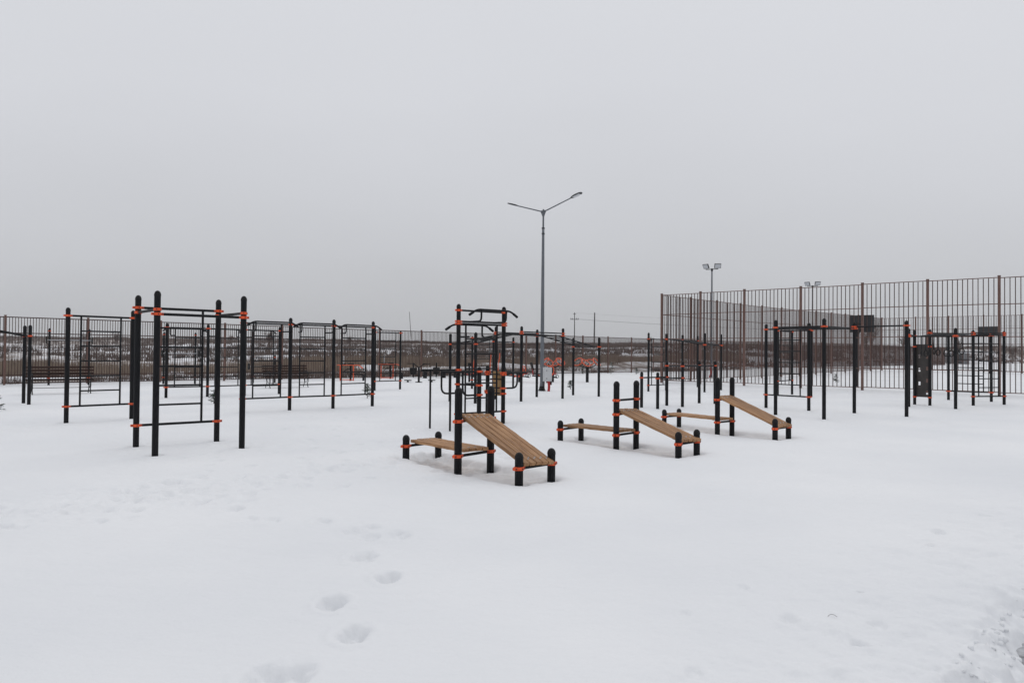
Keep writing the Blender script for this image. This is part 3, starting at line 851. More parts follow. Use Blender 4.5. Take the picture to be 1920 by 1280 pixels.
# ------------------------------------------------------------------ park benches
def park_bench(loc, rz, L, label):
    root = empty('park_bench', loc, label, 'bench', 'slatted park benches'); root.rotation_euler = (0, 0, rz)
    # local: x along bench, -y is the front
    for k in range(4):
        b = MB(); b.box((0, 0, 0), (L, .062, .03)); part('seat_slat', b.mesh('seat_slat', M_SLAT), root, (0, -.38 + k * .10, .43 - k * .006))
    for k in range(5):
        b = MB(); a = R(14); b.box((0, 0, 0), (L, .026, .07), (Vector((1, 0, 0)), Vector((0, math.cos(a), math.sin(a))), Vector((0, -math.sin(a), math.cos(a))).normalized()))
        z = .50 + k * .112
        part('back_slat', b.mesh('back_slat', M_SLAT), root, (0, .02 + (z - .45) * .22, z))
    for sx in (-1, 1):
        x = sx * (L / 2 - .16)
        b = MB()
        b.tube(smooth_path([(x, -.44, .43), (x, -.44, .25), (x, -.34, .16), (x, -.46, 0.0), (x, -.52, -.15)], .08), .018, 8)
        b.tube(smooth_path([(x, .14, 1.02), (x, .05, .47), (x, -.06, .22), (x, .10, .05), (x, .18, -.15)], .1), .016, 8)
        b.tube([(x, -.44, .405), (x, .03, .40)], .018, 8)
        b.tube(smooth_path([(x, -.36, .40), (x, -.30, .24), (x, -.18, .20), (x, -.08, .28), (x, -.06, .38)], .06), .010, 6)
        part('iron_leg', b.mesh('iron_leg', M_BLACK), root)
        b = MB(); b.tube(smooth_path([(x, .05, .70), (x, -.15, .72), (x, -.42, .68), (x, -.47, .58), (x, -.40, .54), (x, -.42, .43)], .07), .018, 8)
        b.ring((x, -.40, .61), (0, 1, 0), (0, 0, 1), .045, .045, .009, 12, 6)
        part('armrest', b.mesh('armrest', M_BLACK), root)
    b = MB(); b.tube([(-L / 2 + .16, -.2, .22), (L / 2 - .16, -.2, .22)], .010, 6)
    part('stretcher', b.mesh('stretcher', M_BLACK), root)
park_bench((-16.28, 26.40, .0), R(38), 2.10, 'brown slatted park bench at the far left, behind the two-post wall bars')
park_bench((-9.98, 32.30, .0), R(38), 2.02, 'brown slatted park bench right of the nearest frame, seen through wall bars')

# backless benches far back with bins
def low_bench(loc, rz, label):
    root = empty('backless_bench', loc, label, 'bench', 'backless benches by the fence'); root.rotation_euler = (0, 0, rz)
    for k in range(3):
        b = MB(); b.box((0, 0, 0), (1.9, .11, .04)); part('slat', b.mesh('slat', M_SLAT), root, (0, (k - 1) * .13, .42))
    for sx in (-.7, .7):
        b = MB(); b.box((sx, 0, .15), (.07, .36, .5)); part('leg', b.mesh('leg', M_BLACK), root)
def bin_(loc, label):
    root = empty('litter_bin', loc, label, 'bin', 'litter bins by the fence')
    b = MB(); b.tube([(0, 0, -.2), (0, 0, .92)], .04, 8); part('post', b.mesh('post', M_BLACK), root)
    b = MB(); b.lathe([(.001, .12), (.20, .12), (.24, .55), (.25, .56), (.235, .55), (.19, .14), (.001, .14)], 14)
    part('bucket', b.mesh('bucket', M_CAP), root, (.0, 0, .05))
low_bench((-4.9, 46.4, .0), R(38), 'backless dark bench between the two litter bins')
low_bench((-3.1, 47.9, .0), R(38), 'backless dark bench right of the litter bins')
bin_((-6.35, 47.2, .0), 'left litter bin of two on posts near the far fence')
bin_((-5.0, 48.5, .0), 'right litter bin of two on posts near the far fence')

# ------------------------------------------------------------------ barbell machines
def barbell(p, q, h, zb, label, ext=.28):
    g = Gym('barbell_machine', [(*p, h), (*q, h)], label, 'exercise machine', 'fixed barbell machines', pr=.045)
    d = (g.P[1] - g.P[0]).normalized(); n = Vector((d.y, -d.x, 0)); ang = math.atan2(d.y, d.x) - math.pi / 2
    for i in (0, 1):
        g.clamp(i, h - .12, ang); g.clamp(i, .32, ang)
        w = g.P[i] + n * .14
        g.path('guide_rod', [g.P[i] + n * .04 + Vector((0, 0, h - .12)), w + Vector((0, 0, h - .12)), w + Vector((0, 0, .32)), g.P[i] + n * .04 + Vector((0, 0, .32))], .012, rad=.06, n=8)
    a = g.P[0] + n * .14 - d * ext; b2 = g.P[1] + n * .14 + d * ext
    bm_ = MB(); bm_.tube([a + Vector((0, 0, zb)) - g.c, b2 + Vector((0, 0, zb)) - g.c], .016, 8)
    part('barbell_bar', bm_.mesh('barbell_bar', M_ZINC), g.root)
    for e, s_ in ((a, 1), (b2, -1)):
        bm_ = MB(); c = e + Vector((0, 0, zb)) - g.c
        bm_.tube([c + d * s_ * .02, c + d * s_ * .07], .16, 18)
        part('weight_plate', bm_.mesh('weight_plate', M_RUBBER), g.root)
barbell((-20.45, 32.3), (-19.15, 33.1), 2.52, 2.0, 'tall fixed barbell machine behind the left park bench', .15)
barbell((-16.36, 34.35), (-15.24, 35.19), 2.45, 1.45, 'fixed barbell machine seen through the nearest four-post frame', .15)
barbell((-13.05, 36.9), (-12.15, 37.5), 1.40, .82, 'low fixed barbell machine behind the right park bench', .3)

# ------------------------------------------------------------------ orange seated machines
def orange_machine(loc, rz, label):
    root = empty('seated_press_machine', loc, label, 'exercise machine', 'orange seated machines'); root.rotation_euler = (0, 0, rz)
    def p(name, m, *tubes, **kw):
        b = MB()
        for t in tubes: b.tube(smooth_path(t[0], .08), t[1], 8)
        for bx in kw.get('boxes', ()): b.box(*bx)
        return part(name, b.mesh(name, m), root)
    for y in (-.16, .16):
        p('frame', M_ORANGE, ([(-.62, y, .86), (.55, y, .86), (.78, y, .66)], .018))
        p('leg', M_ORANGE, ([(-.46, y, .86), (-.46, y, -.1)], .017)); p('leg', M_ORANGE, ([(.26, y, .86), (.26, y, -.1)], .017))
        p('grip', M_RUBBER, ([(.76, y, .68), (.84, y, .60)], .03))
    p('base_bar', M_ORANGE, ([(-.46, -.16, .05), (.26, -.16, .05)], .017)); p('base_bar', M_ORANGE, ([(-.46, .16, .05), (.26, .16, .05)], .017))
    p('cross_bar', M_ORANGE, ([(.26, -.16, .05), (.26, .16, .05)], .017)); p('cross_bar', M_ORANGE, ([(-.46, -.16, .86), (-.46, .16, .86)], .017))
    p('seat', M_RUBBER, boxes=(((-.30, 0, .92), (.30, .32, .06)),)); p('seat', M_RUBBER, boxes=(((.12, 0, .93), (.32, .32, .06)),))
    p('column', M_BLACK, ([(.10, 0, -.2), (.10, 0, .84)], .055)); p('column', M_BLACK, ([(.80, 0, -.2), (.80, 0, .34)], .055))
    p('beam', M_BLACK, ([(.10, 0, .38), (.80, 0, .34)], .035))
    p('lever', M_BLACK, ([(-.28, 0, .50), (-.05, 0, .66), (.10, 0, .62)], .025))
    p('handle', M_ZINC, ([(-.28, -.18, .92), (-.28, -.18, 1.36), (-.28, .18, 1.36), (-.28, .18, .92)], .015))
orange_machine((-9.05, 40.6, 0), R(8), 'orange and black seated machine left, seen between the wall bar posts')
orange_machine((-7.45, 44.3, 0), R(8), 'orange and black seated machine right, behind the small single wall bars')

# twister
root = empty('waist_twister', (-4.97, 39.13, 0), 'black waist twister with forked handles and two round foot discs', 'exercise machine')
b = MB(); b.tube([(0, 0, -.2), (0, 0, .82)], .057, 12); part('column', b.mesh('column', M_BLACK), root)
b = MB(); b.box((0, 0, .01), (.34, .34, .03)); part('base_plate', b.mesh('base_plate', M_BLACK), root)
for s_ in (-1, 1):
    b = MB(); b.tube(smooth_path([(0, 0, .78), (s_ * .22, 0, .95), (s_ * .38, 0, 1.0)], .1), .022, 8); b.tube([(s_ * .20, -.02, .99), (s_ * .62, .02, .99)], .018, 8)
    part('handle', b.mesh('handle', M_BLACK), root)
    x, y = (s_ * .62, .25 if s_ < 0 else .65)
    b = MB(); b.lathe([(.001, -.2), (.05, -.2), (.05, .06), (.001, .06)], 10, 0, (x, y, 0)); part('stub', b.mesh('stub', M_BLACK), root)
    b = MB(); b.lathe([(.001, .07), (.20, .07), (.21, .10), (.19, .115), (.001, .12)], 18, 0, (x, y, 0)); part('foot_disc', b.mesh('foot_disc', M_RUBBER), root)

# hand wheel machines
def hand_wheels(loc, rz, label):
    root = empty('hand_wheel_machine', loc, label, 'exercise machine', 'orange hand wheel machines'); root.rotation_euler = (0, 0, rz)
    b = MB(); b.lathe([(.085, -.2), (.085, .80), (.10, .81), (.10, .86), (.001, .87)], 14); part('column', b.mesh('column', M_BLACK), root)
    for k, (ex, ey, tz) in enumerate(((-.42, .18, 0), (.42, -.18, 0), (-.16, -.30, 0), (.16, .30, 0))):
        b = MB(); b.tube(smooth_path([(0, 0, .83), (ex * .55, ey * .55, .83), (ex * .95, ey * .95, .95), (ex * 1.1, ey * 1.1, 1.09)], .16), .022, 8)
        part('arm', b.mesh('arm', M_BLACK), root)
        sgx = 1 if ex > 0 else -1
        nrm = Vector((sgx * (.62 if k < 2 else -.35), -.55, .75)).normalized()
        a = nrm.cross(Vector((0, 0, 1))).normalized(); bb = nrm.cross(a)
        c = Vector((ex * 1.15, ey * 1.15, 1.10 + (.05 if k < 2 else 0)))
        b = MB(); b.ring(c, a, bb, .28, .28, .022, 24, 8); w = part('wheel', b.mesh('wheel', M_ORANGE), root)
        for s_ in range(3):
            an = s_ * math.pi / 3
            e = a * math.cos(an) * .27 + bb * math.sin(an) * .27
            b = MB(); b.tube([c - e, c + e], .008, 6); part('spoke', b.mesh('spoke', M_ZINC), w)
hand_wheels((4.26, 41.22, 0), R(10), 'right one of two black machines with tilted orange hand wheels')
hand_wheels((2.30, 41.15, 0), R(-15), 'left one of two orange hand wheel machines, partly behind the street lamp')

# striders with swinging levers
def strider(loc, rz, label):
    root = empty('elliptical_machine', loc, label, 'exercise machine', 'standing exercise machines'); root.rotation_euler = (0, 0, rz)
    b = MB(); b.tube([(0, 0, -.2), (0, 0, 1.05)], .06, 12); part('column', b.mesh('column', M_BLACK), root)
    b = MB(); b.box((0, 0, .95), (.16, .14, .18)); part('housing', b.mesh('housing', M_CAP), root)
    for s_ in (-1, 1):
        b = MB(); b.tube(smooth_path([(s_ * .25, .05, .45), (s_ * .25, 0, 1.05), (s_ * .27, -.12, 1.35), (s_ * .27, -.12, 1.62)], .12), .022, 8); part('lever', b.mesh('lever', M_ORANGE), root)
        b = MB(); b.tube([(s_ * .27, -.12, 1.60), (s_ * .27, -.12, 1.80)], .026, 8); part('grip', b.mesh('grip', M_RUBBER), root)
        b = MB(); b.tube(smooth_path([(s_ * .25, .05, .45), (s_ * .25, .35, .32), (s_ * .25, .62, .30)], .1), .022, 8); b.box((s_ * .25, .55, .325), (.14, .36, .03)); part('pedal', b.mesh('pedal', M_BLACK), root)
        b = MB(); b.tube([(s_ * .25, .05, .45), (0, .05, .40)], .022, 8); part('crank', b.mesh('crank', M_RED), root)
strider((-2.33, 40.2, 0), R(25), 'elliptical trainer with orange levers, left of the arched monkey bars')
strider((-.98, 41.2, 0), R(25), 'elliptical trainer with orange levers, seen behind the wooden back board')

def leg_press(loc, rz, label):
    root = empty('leg_press', loc, label, 'exercise machine', 'red framed leg machines'); root.rotation_euler = (0, 0, rz)
    b = MB(); b.tube([(0, 0, -.2), (0, 0, .55)], .06, 12); part('column', b.mesh('column', M_BLACK), root)
    b = MB(); b.tube([(-.85, 0, .38), (.55, 0, .30)], .035, 8); part('beam', b.mesh('beam', M_BLACK), root)
    b = MB(); b.box((-.62, 0, .47), (.36, .36, .06)); part('seat', b.mesh('seat', M_RUBBER), root)
    a = R(15)
    b = MB(); b.box((-.86, 0, .90), (.06, .36, .44), (Vector((math.cos(a), 0, math.sin(a))), Vector((0, 1, 0)), Vector((-math.sin(a), 0, math.cos(a))))); part('backrest', b.mesh('backrest', M_RUBBER), root)
    b = MB(); b.tube([(-.80, 0, .40), (-.84, 0, .80)], .025, 8); part('back_support', b.mesh('back_support', M_RED), root)
    for y in (-.28, .28):
        b = MB(); b.tube(smooth_path([(-.45, y, .42), (-.10, y, .30), (.15, y, .35), (.30, y, .62), (.25, y, .88), (.12, y, .90)], .1), .022, 8); part('frame', b.mesh('frame', M_ORANGE), root)
    for y in (-.2, .2):
        b = MB(); b.tube([(-.35, y, .28), (.45, y, .52)], .02, 8); part('link', b.mesh('link', M_RED), root)
        b = MB(); b.ring((.5, y, .35), (1, 0, 0), (0, 0, 1), .09, .09, .014, 12, 6); part('foot_loop', b.mesh('foot_loop', M_BLACK), root)
leg_press((.42, 40.5, 0), R(12), 'low leg machine with red and orange tubes, left of the street lamp')
leg_press((1.95, 40.0, 0), R(12), 'low leg machine with black backrest, directly behind the street lamp')

# ------------------------------------------------------------------ street lamp
LX, LY = 1.31, 31.58
root = empty('street_lamp', (LX, LY, 0), 'tall grey street lamp with two arms spread like a V', 'street lamp')
b = MB(); b.lathe([(.105, -.2), (.105, .25), (.088, .32), (.082, 2.2), (.066, 5.0), (.052, 7.05)], 16); part('pole', b.mesh('pole', M_GALV), root)
b = MB(); b.lathe([(.052, 7.04), (.040, 7.06), (.038, 7.62)], 12); part('upper_pole', b.mesh('upper_pole', M_GALV), root)
b = MB(); b.lathe([(.17, .0), (.17, .02), (.14, .03), (.12, .12), (.104, .2)], 16); part('base_flange', b.mesh('base_flange', M_CAP), root)
for z in (6.78, 7.02):
    b = MB(); b.lathe([(.056, z - .03), (.072, z - .02), (.072, z + .02), (.056, z + .03)], 12); part('collar', b.mesh('collar', M_BOLT), root)
av = Vector((.79, -.61, 0))
b = MB()
for s_ in (-1, 1):
    b.add([(0, -.006, 7.42), (0, .006, 7.42), tuple(av * s_ * .17 + Vector((0, 0, 7.80)) + Vector((0, -.006, 0))), tuple(av * s_ * .17 + Vector((0, 0, 7.80)) + Vector((0, .006, 0))), (0, -.006, 7.80), (0, .006, 7.80)],
          [(0, 2, 3, 1), (0, 4, 2), (1, 3, 5), (2, 4, 5, 3), (0, 1, 5, 4)], 0, False)
b.tube([(0, 0, 7.55), (0, 0, 7.84)], .035, 10)
part('gusset', b.mesh('gusset', M_GALV), root)
for s_ in (-1, 1):
    A0 = av * s_ * .04 + Vector((0, 0, 7.74)); A1 = av * s_ * 1.42 + Vector((0, 0, 8.16))
    b = MB(); b.tube([A0, A1], .028, 10, r2=.024); part('arm', b.mesh('arm', M_GALV), root)
    dr = (A1 - A0).normalized(); sd = dr.cross(Vector((0, 0, 1))).normalized(); upv = sd.cross(dr)
    b = MB(); prof = [(0, .05, .03), (.08, .09, .04), (.25, .13, .045), (.48, .12, .035), (.56, .06, .02)]
    vs = []
    for (t, w, hh) in prof:
        c = A1 + dr * t
        vs += [c - sd * w - upv * hh * .4, c + sd * w - upv * hh * .4, c + sd * w * .75 + upv * hh, c - sd * w * .75 + upv * hh]
    fs = [(i * 4 + j, i * 4 + (j + 1) % 4, (i + 1) * 4 + (j + 1) % 4, (i + 1) * 4 + j) for i in range(4) for j in range(4)] + [(0, 1, 2, 3), (16, 19, 18, 17)]
    b.add(vs, fs, 0, False); lh = part('lamp_head', b.mesh('lamp_head', M_BOLT), root)
    b = MB(); c = A1 + dr * .29 - upv * .022; b.box(c, (.34, .19, .008), (dr, sd, upv)); part('lens', b.mesh('lens', M_GLASS), lh)
# switch cabinet on the lamp
root = empty('switch_cabinet', (1.53, 31.38, 0), 'pale grey electrical cabinet on the foot of the street lamp', 'electrical box')
an = Vector((.96, .28, 0)).normalized(); nn2 = Vector((an.y, -an.x, 0)); axb = (an, nn2, Vector((0, 0, 1)))
b = MB(); b.box((0, 0, .71), (.36, .16, .60), axb); part('cabinet', b.mesh('cabinet', M_GREY), root)
b = MB(); b.box(nn2 * .086 + Vector((0, 0, .71)), (.33, .012, .57), axb); part('door', b.mesh('door', M_GREY), root)
for z in (.87, .53):
    b = MB(); b.box(nn2 * .097 - an * .06 + Vector((0, 0, z)), (.022, .012, .05), axb); part('lock', b.mesh('lock', M_BOLT), root)
for dx in (.03, .085):
    b = MB(); b.tube(smooth_path([an * dx + Vector((0, 0, .42)), an * (dx + .03) + Vector((0, 0, .2)), an * (dx - .005) + Vector((0, 0, -.1))], .1), .030, 10)
    part('conduit', b.mesh('conduit', M_RED), root)
b = MB(); b.box(an * .15 + Vector((0, .1, .33)), (.09, .09, .16), axb); part('junction_box', b.mesh('junction_box', M_CAP), root)
b = MB(); b.tube([(-.13, .04, -.1), (-.13, .04, .41)], .02, 8); part('cable_pipe', b.mesh('cable_pipe', M_SLAT), root)

# ------------------------------------------------------------------ floodlights
def floodlight(x, y, h, label, yaw=0.5, red=False):
    z0 = zg(x, y)
    root = empty('floodlight_pole', (x, y, z0), label, 'floodlight', 'floodlights by the court')
    b = MB(); b.lathe([(.085, -.3), (.08, 1), (.05, h)], 10); part('pole', b.mesh('pole', M_GALV), root)
    if red:
        b = MB(); b.tube(smooth_path([(-.12, -.1, .75), (-.08, -.14, .35), (-.2, -.18, -.1)], .1), .05, 8); part('conduit', b.mesh('conduit', M_RED), root)
    ax_ = Vector((math.cos(yaw), -math.sin(yaw), 0)); f_ = Vector((-ax_.y, ax_.x, 0)) * -1
    b = MB(); b.tube([-ax_ * .45 + Vector((0, 0, h + .05)), ax_ * .45 + Vector((0, 0, h + .05))], .03, 8); b.lathe([(.07, h - .1), (.08, h), (.07, h + .1), (.001, h + .12)], 10)
    part('cross_arm', b.mesh('cross_arm', M_BOLT), root)
    for s_ in (-1, 1):
        nrm = (f_ * .75 + ax_ * s_ * .35 + Vector((0, 0, -.45))).normalized()
        a = nrm.cross(Vector((0, 0, 1))).normalized(); up_ = a.cross(nrm)
        c = ax_ * s_ * .42 + Vector((0, 0, h + .27)) + f_ * .05
        b = MB(); b.box(c, (.46, .09, .34), (a, nrm, up_)); hd = part('lamp_head', b.mesh('lamp_head', M_BOLT), root)
        b = MB(); b.box(c + nrm * .049, (.40, .01, .28), (a, nrm, up_)); part('lens', b.mesh('lens', M_GLASS), hd)
floodlight(14.4, 52.7, 7.75, 'nearer twin floodlight on a grey pole, rising above the court corner', red=True)
floodlight(26.4, 64.2, 7.55, 'farther twin floodlight on a grey pole, just topping the court fence')

# ------------------------------------------------------------------ basketball hoops
def hoop(x, y, face, label, zc, w=1.2, hgt=.92):
    z0 = zg(x, y)
    root = empty('basketball_hoop', (x, y, z0), label, 'basketball hoop', 'basketball hoops in the court')
    f_ = Vector(face).normalized(); a = Vector((-f_.y, f_.x, 0)); ax = (a, f_, Vector((0, 0, 1)))
    b = MB(); b.box((0, 0, zc / 2 - .1), (.14, .14, zc + .2), ax); part('post', b.mesh('post', M_BLACK), root)
    b = MB(); b.tube([(0, 0, zc - .1), tuple(f_ * .8 + Vector((0, 0, zc)))], .04, 8); b.tube([(0, 0, zc - .8), tuple(f_ * .8 + Vector((0, 0, zc - .2)))], .03, 8)
    part('arm', b.mesh('arm', M_BLACK), root)
    b = MB(); b.box(f_ * .85 + Vector((0, 0, zc)), (w, .05, hgt), ax); bb = part('backboard', b.mesh('backboard', M_BOLT), root)
    b = MB(); b.ring(f_ * 1.12 + Vector((0, 0, zc - .30)), a, f_, .225, .225, .012, 18, 6); part('rim', b.mesh('rim', M_ORANGE), root)
hoop(18.20, 38.60, (-CU.x * -1, CU.y, 0), 'near basketball hoop with a black board behind the right monkey bars', 3.35, 1.22, .92)
hoop(40.2, 61.4, (-CU.x, -CU.y, 0), 'far basketball hoop with a dark board at the end of the court', 3.55, 1.5, .75)

# ------------------------------------------------------------------ utility poles and wires
def utility_pole(x, y, h, label, arms=True, lean=0.0, r=.14):
    z0 = zg(x, y) - .3
    root = empty('utility_pole', (x, y, z0), label, 'utility pole', 'distant utility poles')
    b = MB(); b.tube([(0, 0, 0), (lean, 0, h)], r, 8, r2=r * .6); part('pole', b.mesh('pole', M_POLE), root)
    if arms:
        b = MB(); b.box((lean, 0, h - 1.7), (2.0, .12, .14)); part('cross_arm', b.mesh('cross_arm', M_POLE), root)
        for s_ in (-.9, -.45, .45, .9):
            b = MB(); b.tube([(lean + s_, 0, h - 1.63), (lean + s_, 0, h - 1.35)], .06, 6); part('insulator', b.mesh('insulator', M_BOLT), root)
        b = MB(); b.box((lean, 0, h - .4), (.7, .1, .12)); part('top_arm', b.mesh('top_arm', M_POLE), root)
    return z0
zA = utility_pole(15.2, 178, 9.2, 'utility pole with crossarms on the ridge right of the street lamp')
zB = utility_pole(20.9, 186, 9.3, 'bare utility pole right of the one with crossarms', False, .1, .22)
zD = utility_pole(60.6, 200, 7.2, 'bare utility pole seen through the left part of the court fence', False, .2, .2)
zC = utility_pole(-14.3, 105, 6.3, 'thin leaning pole beyond the fence, left of the pull-up tower', False, -.5, .05)
b = MB()
for k, (dz, dx) in enumerate(((0, 0), (-1.5, -.9), (-1.5, .9), (-1.5, .3))):
    for (p, q) in (((15.2, 178, zA + 9.1), (120, 150, 8.5)),):
        pts = []
        for i in range(17):
            t = i / 16
            pts.append((p[0] + (q[0] - p[0]) * t + dx, p[1] + (q[1] - p[1]) * t, p[2] + (q[2] - p[2]) * t + dz - 5.0 * t * (1 - t)))
        b.tube(pts, .009, 4)
single('power_lines', b.mesh('power_lines', M_BOLT), 'thin power lines strung between the distant poles above the ridge', 'power line')

# ------------------------------------------------------------------ shed beyond the court
zs_ = zg(87, 143)
root = empty('storage_shed', (87.0, 143.0, zs_), 'small grey metal shed with snowy roof beyond the court, far right', 'shed')
b = MB(); b.box((0, 0, 1.0), (3.2, 3, 2.2)); part('wall', b.mesh('wall', M_SHED), root)
b = MB(); b.box((0, 0, 2.2), (3.6, 3.4, .16)); part('roof', b.mesh('roof', M_SNOWCAP), root)
b = MB(); b.box((-.4, -1.52, .95), (1.1, .05, 1.8)); part('door', b.mesh('door', M_BOLT), root)

# ------------------------------------------------------------------ vegetation
def twig_tree(b, x, y, z, h, spread, rng, nb=16, r0=.08, depth=3):
    def grow(p, d, L, r, lev):
        q = p + d * L
        mid = p + d * L * .5 + Vector((rng.uniform(-1, 1), rng.uniform(-1, 1), 0)) * L * .06
        b.tube([p, mid, q], r, 4 if lev else 6, 0, caps=False, r2=r * .55)
        if lev >= depth: return
        for _ in range(rng.choice((3, 4, 4, 5)) if lev else 6):
            a = rng.uniform(0, 6.28); t = rng.uniform(.35, 1.0)
            nd = (d * rng.uniform(.7, 1.2) + Vector((math.cos(a), math.sin(a), rng.uniform(-.1, .5))) * spread).normalized()
            grow(p.lerp(q, t), nd, L * rng.uniform(.42, .68), r * .5, lev + 1)
    grow(Vector((x, y, z)), Vector((rng.uniform(-.08, .08), 0, 1)).normalized(), h * .45, r0, 0)

TREES = [(-104, 178, 4.2, 'bare bushy tree on the ridge at the left edge of the photo'),
         (-98, 181, 4.8, 'bare tree on the ridge just right of the leftmost ridge tree'),
         (-66, 172, 3.0, 'small bare tree on the ridge between the left park bench and frame'),
         (-40, 120, 4.4, 'leaning bare tree on the white slope behind the three-bay wall bars'),
         (-30, 135, 3.0, 'small bare tree on the slope right of the leaning tree'),
         (-52, 108, 3.6, 'bare tree on the slope seen through the nearest frame'),
         (38.5, 205, 3.6, 'small bare tree on the ridge left of the court enclosure'),
         (80, 165, 5.6, 'bare tree behind the near basketball board'),
         (90, 168, 5.0, 'bare tree beyond the court right of the near board'),
         (74, 150, 8.5, 'tall thin bare tree beyond the court near the ring rack'),
         (104, 170, 5.4, 'bare tree beyond the shed, seen through the ring rack'),
         (113, 165, 5.4, 'bare tree at the far right beyond the court fence')]
for i, (x, y, h, lab) in enumerate(TREES):
    rng = random.Random(100 + i); z = zg(x, y)
    root = empty('bare_tree', (x, y, z), lab, 'tree', 'bare trees beyond the fence')
    b = MB(); b.tube([(0, 0, -.3), (rng.uniform(-.2, .2), 0, h * .35)], .10, 6, r2=.06); part('trunk', b.mesh('trunk', M_BARK), root)
    b = MB()
    for _ in range(4):
        twig_tree(b, rng.uniform(-.1, .1), 0, h * .12, h * .9, .75, rng, r0=.10, depth=3)
    part('crown', b.mesh('crown', M_TWIG), root)

# scrub: thousands of small twig clumps on the ridge and slope (nobody could count them)
def scatter(name, label, cat, pts, hts, nblade, w, material, seed, spread=.5, tri=True):
    rng = np.random.default_rng(seed)
    n = len(pts); pts = np.asarray(pts); hts = np.asarray(hts)
    z = ground_z(pts[:, 0].copy(), pts[:, 1].copy())
    P = np.repeat(np.column_stack([pts, z]), nblade, 0); Hs = np.repeat(hts, nblade)
    m = len(P)
    P[:, :2] += rng.normal(0, 1, (m, 2)) * (Hs * .28)[:, None]
    az = rng.uniform(0, 2 * np.pi, m); ln = rng.uniform(.05, spread, m)
    hh = Hs * rng.uniform(.45, 1.05, m)
    top = P + np.column_stack([np.cos(az) * ln * hh, np.sin(az) * ln * hh, hh])
    wa = rng.uniform(-.5, .5, m)
    wd = np.column_stack([np.cos(wa), np.sin(wa), np.zeros(m)]) * (w * rng.uniform(.6, 1.4, m))[:, None]
    P[:, 2] -= .05
    V_ = np.stack([P - wd, P + wd, top], 1).reshape(-1, 3)
    me = bpy.data.meshes.new(name)
    me.vertices.add(len(V_)); me.vertices.foreach_set('co', V_.astype(np.float32).ravel())
    me.loops.add(3 * m); me.loops.foreach_set('vertex_index', np.arange(3 * m, dtype=np.int32))
    me.polygons.add(m); me.polygons.foreach_set('loop_start', np.arange(0, 3 * m, 3, dtype=np.int32))
    me.update(calc_edges=True); me.materials.append(material)
    return single(name, me, label, cat, kind='stuff')

rng = np.random.default_rng(8)
def in_view(x, y): return np.abs(x) < y * .78 + 2
# ridge scrub
def cand(n, y0, y1, pw=1.0):
    y = y0 + (y1 - y0) * rng.random(n) ** pw; x = (rng.random(n) * 2 - 1) * y * .76
    k = fence_s(x, y) > 3; return x[k], y[k]
x, y = cand(15000, 195, 330)
k = vnoise(x / 30, y / 22, 5) + .5 * vnoise(x / 9, y / 7, 6) > -0.22 
x, y = x[k], y[k]
scatter('ridge_scrub', 'dark brown scrub covering the low ridge on the horizon', 'scrub', np.column_stack([x, y]), rng.uniform(.5, 1.25, len(x)), 9, .055, M_TWIG, 1, .45)
x, y = cand(9000, 80, 190)
k = vnoise(x / 16, y / 10, 15) + .5 * vnoise(x / 5, y / 4, 16) > 0.08
x, y = x[k], y[k]
scatter('slope_scrub', 'scattered brown bushes on the snowy slope beyond the fence', 'scrub', np.column_stack([x, y]), rng.uniform(.4, 1.3, len(x)), 12, .04, M_TWIG, 2, .6)
# reed belt: parallel to the fence
n = 15000
t = rng.uniform(-12, 100, n); s = rng.uniform(13, 27, n) + 2.5 * np.sin(t * .21)
x = FENCE0[0] + FD[0] * t - FD[1] * s; y = FENCE0[1] + FD[1] * t + FD[0] * s
k = (vnoise(x / 8, y / 5, 25) + .5 * vnoise(x / 3, y / 2, 26) > -.10 + .10 * (t > 38)) & (np.abs(x) < y * .8)
x, y = x[k], y[k]
scatter('reed_belt', 'belt of dry brown reeds and tall grass behind the fence', 'reeds', np.column_stack([x, y]), rng.uniform(.4, 1.0, len(x)), 6, .024, M_REED, 3, .25)
n = 3200
t = rng.uniform(-10, 60, n); s = rng.uniform(.5, 7, n)
x = FENCE0[0] + FD[0] * t - FD[1] * s; y = FENCE0[1] + FD[1] * t + FD[0] * s
k = vnoise(x / 4, y / 4, 35) > .02 + .16 * (t > 30)
x, y = x[k], y[k]
scatter('fence_weeds', 'dead weeds poking through snow along the foot of the fence', 'weeds', np.column_stack([x, y]), rng.uniform(.15, .6, len(x)), 9, .012, M_TWIG, 4, .9)

# young conifers
def conifer(x, y, h, label, seed, lean=.0):
    r = random.Random(seed); z0 = zg(x, y)
    root = empty('young_conifer', (x, y, z0), label, 'conifer', 'young conifers in the snow')
    b = MB(); b.tube([(0, 0, -.1), (lean, 0, h)], .016, 6, r2=.004); part('trunk', b.mesh('trunk', M_BARK), root)
    b = MB(); c = MB()
    nb = int(26 + h * 30)
    for i in range(nb):
        t = r.random() ** .8; zz = h * (.04 + .92 * t); L = (h * .42) * (1 - t) * r.uniform(.6, 1.1) + .05
        a = r.uniform(0, 6.28); base = Vector((lean * t, 0, zz)); d = Vector((math.cos(a), math.sin(a), r.uniform(-.15, .45))).normalized()
        for k in range(12):
            p = base + d * L * (k + 1) / 12
            e = Vector((r.uniform(-1, 1), r.uniform(-1, 1), r.uniform(-.3, .8))).normalized() * .055
            w = e.cross(d).normalized() * .008
            b.add([p - w, p + w, p + e + d * .03], [(0, 1, 2)], 0, False)
        if r.random() < .18:
            p = base + d * L * .6 + Vector((0, 0, .02)); c.box(p, (.07, .05, .02), mi=0)
    part('crown', b.mesh('crown', M_NEEDLE), root)
    if c.v: part('snow_clump', c.mesh('snow_clump', M_SNOWCAP), root)
conifer(-4.95, 25.1, .52, 'young conifer beside the last post of the three-bay wall bars', 1)
conifer(-8.95, 22.0, .42, 'small young conifer next to the right rear post of the nearest frame', 2)
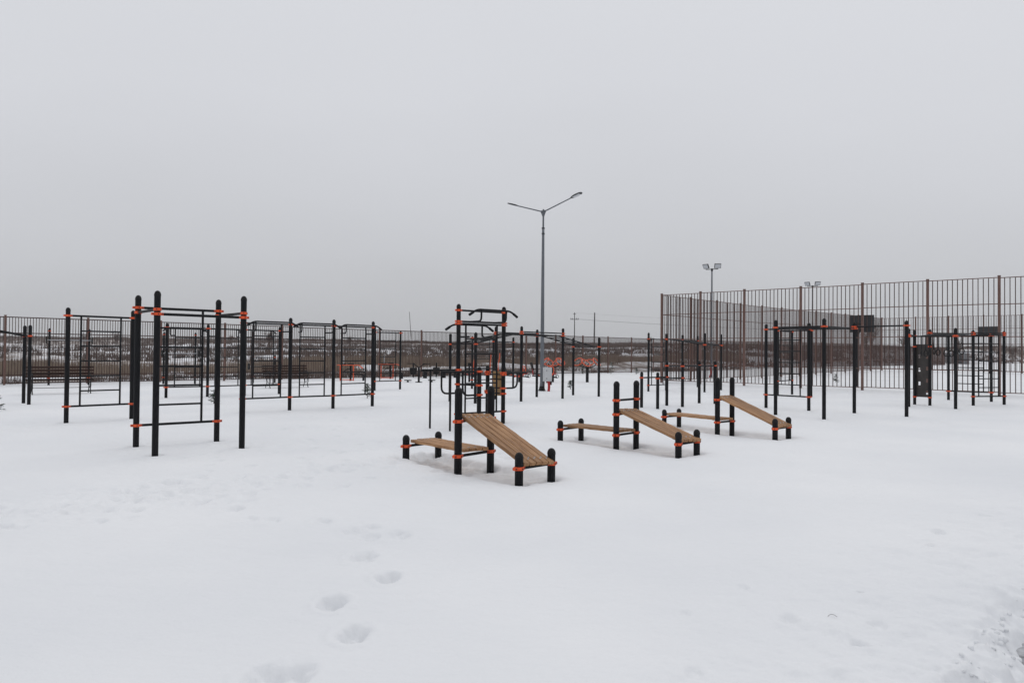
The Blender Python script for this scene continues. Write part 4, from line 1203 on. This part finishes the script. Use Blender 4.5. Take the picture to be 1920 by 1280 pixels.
conifer(2.68, 33.25, .40, 'small round young conifer by the arched monkey bars', 3)
conifer(-13.05, 18.5, .42, 'young conifer cut by the left edge of the photo', 4)
conifer(5.6, 57.5, .75, 'dark young conifer at the far fence, left of the hand wheels column', 5)
conifer(8.1, 59.5, .95, 'broad dark conifer at the far fence, right of the hand wheels', 6)
conifer(10.0, 58.6, .55, 'small conifer half buried in snow, left of the court corner post', 7)
conifer(19.5, 44.0, .5, 'young conifer inside the court behind the ladder frame', 8)

# crumbs of broken snow along the path edge
rng3 = random.Random(12); b = MB()
for i in range(260):
    t = rng3.uniform(-1.0, 2.0); qd = rng3.uniform(-.22, .45)
    p = Vector((2.40, 3.60, 0)) + U * t + Vector((.7071, -.7071, 0)) * qd
    r = rng3.uniform(.006, .024) * (1.2 if rng3.random() < .1 else .8)
    z = max(zg(p.x, p.y), -.10) + r * .3
    n_ = 6; vs = []
    for k in range(3):
        for j in range(n_):
            rr_ = r * (.75, 1.0, .6)[k] * rng3.uniform(.7, 1.2)
            vs.append((p.x + rr_ * math.cos(j * 6.283 / n_), p.y + rr_ * math.sin(j * 6.283 / n_), z + r * (-.6, .05, .65)[k]))
    fs = [(k * n_ + j, k * n_ + (j + 1) % n_, (k + 1) * n_ + (j + 1) % n_, (k + 1) * n_ + j) for k in range(2) for j in range(n_)] + [tuple(2 * n_ + j for j in range(n_))]
    b.add(vs, [f[::-1] for f in fs][:0] + fs, 0, True)
single('snow_crumbs', b.mesh('snow_crumbs', bpy.data.materials['snow']), 'small crumbs of broken snow along the edge of the cleared path', 'snow', kind='stuff')

# pale winter air
hm = bpy.data.materials.new('haze'); hm.use_nodes = True
hn = hm.node_tree
hn.nodes.remove(hn.nodes['Principled BSDF'])
pv = hn.nodes.new('ShaderNodeVolumePrincipled'); pv.inputs['Color'].default_value = (.93, .94, .96, 1); pv.inputs['Density'].default_value = 0.0005
hn.links.new(pv.outputs[0], hn.nodes['Material Output'].inputs['Volume'])
b = MB(); b.box((0, 0, 4.0), (1480, 1480, 34.0))
hz_o = part('haze', b.mesh('haze', hm)); hz_o['kind'] = 'stuff'

# the bent twig lying on the snow, lower right
b = MB(); b.tube([(1.955 + .0055 * i, 4.515 + .012 * math.sin(i * .314) - .006 * i / 10, zg(1.98, 4.52) + .006 + .010 * math.sin(i * .314)) for i in range(11)], .0012, 5)
single('fallen_twig', b.mesh('fallen_twig', M_BARK), 'tiny bent dark twig lying on the snow at lower right', 'twig')
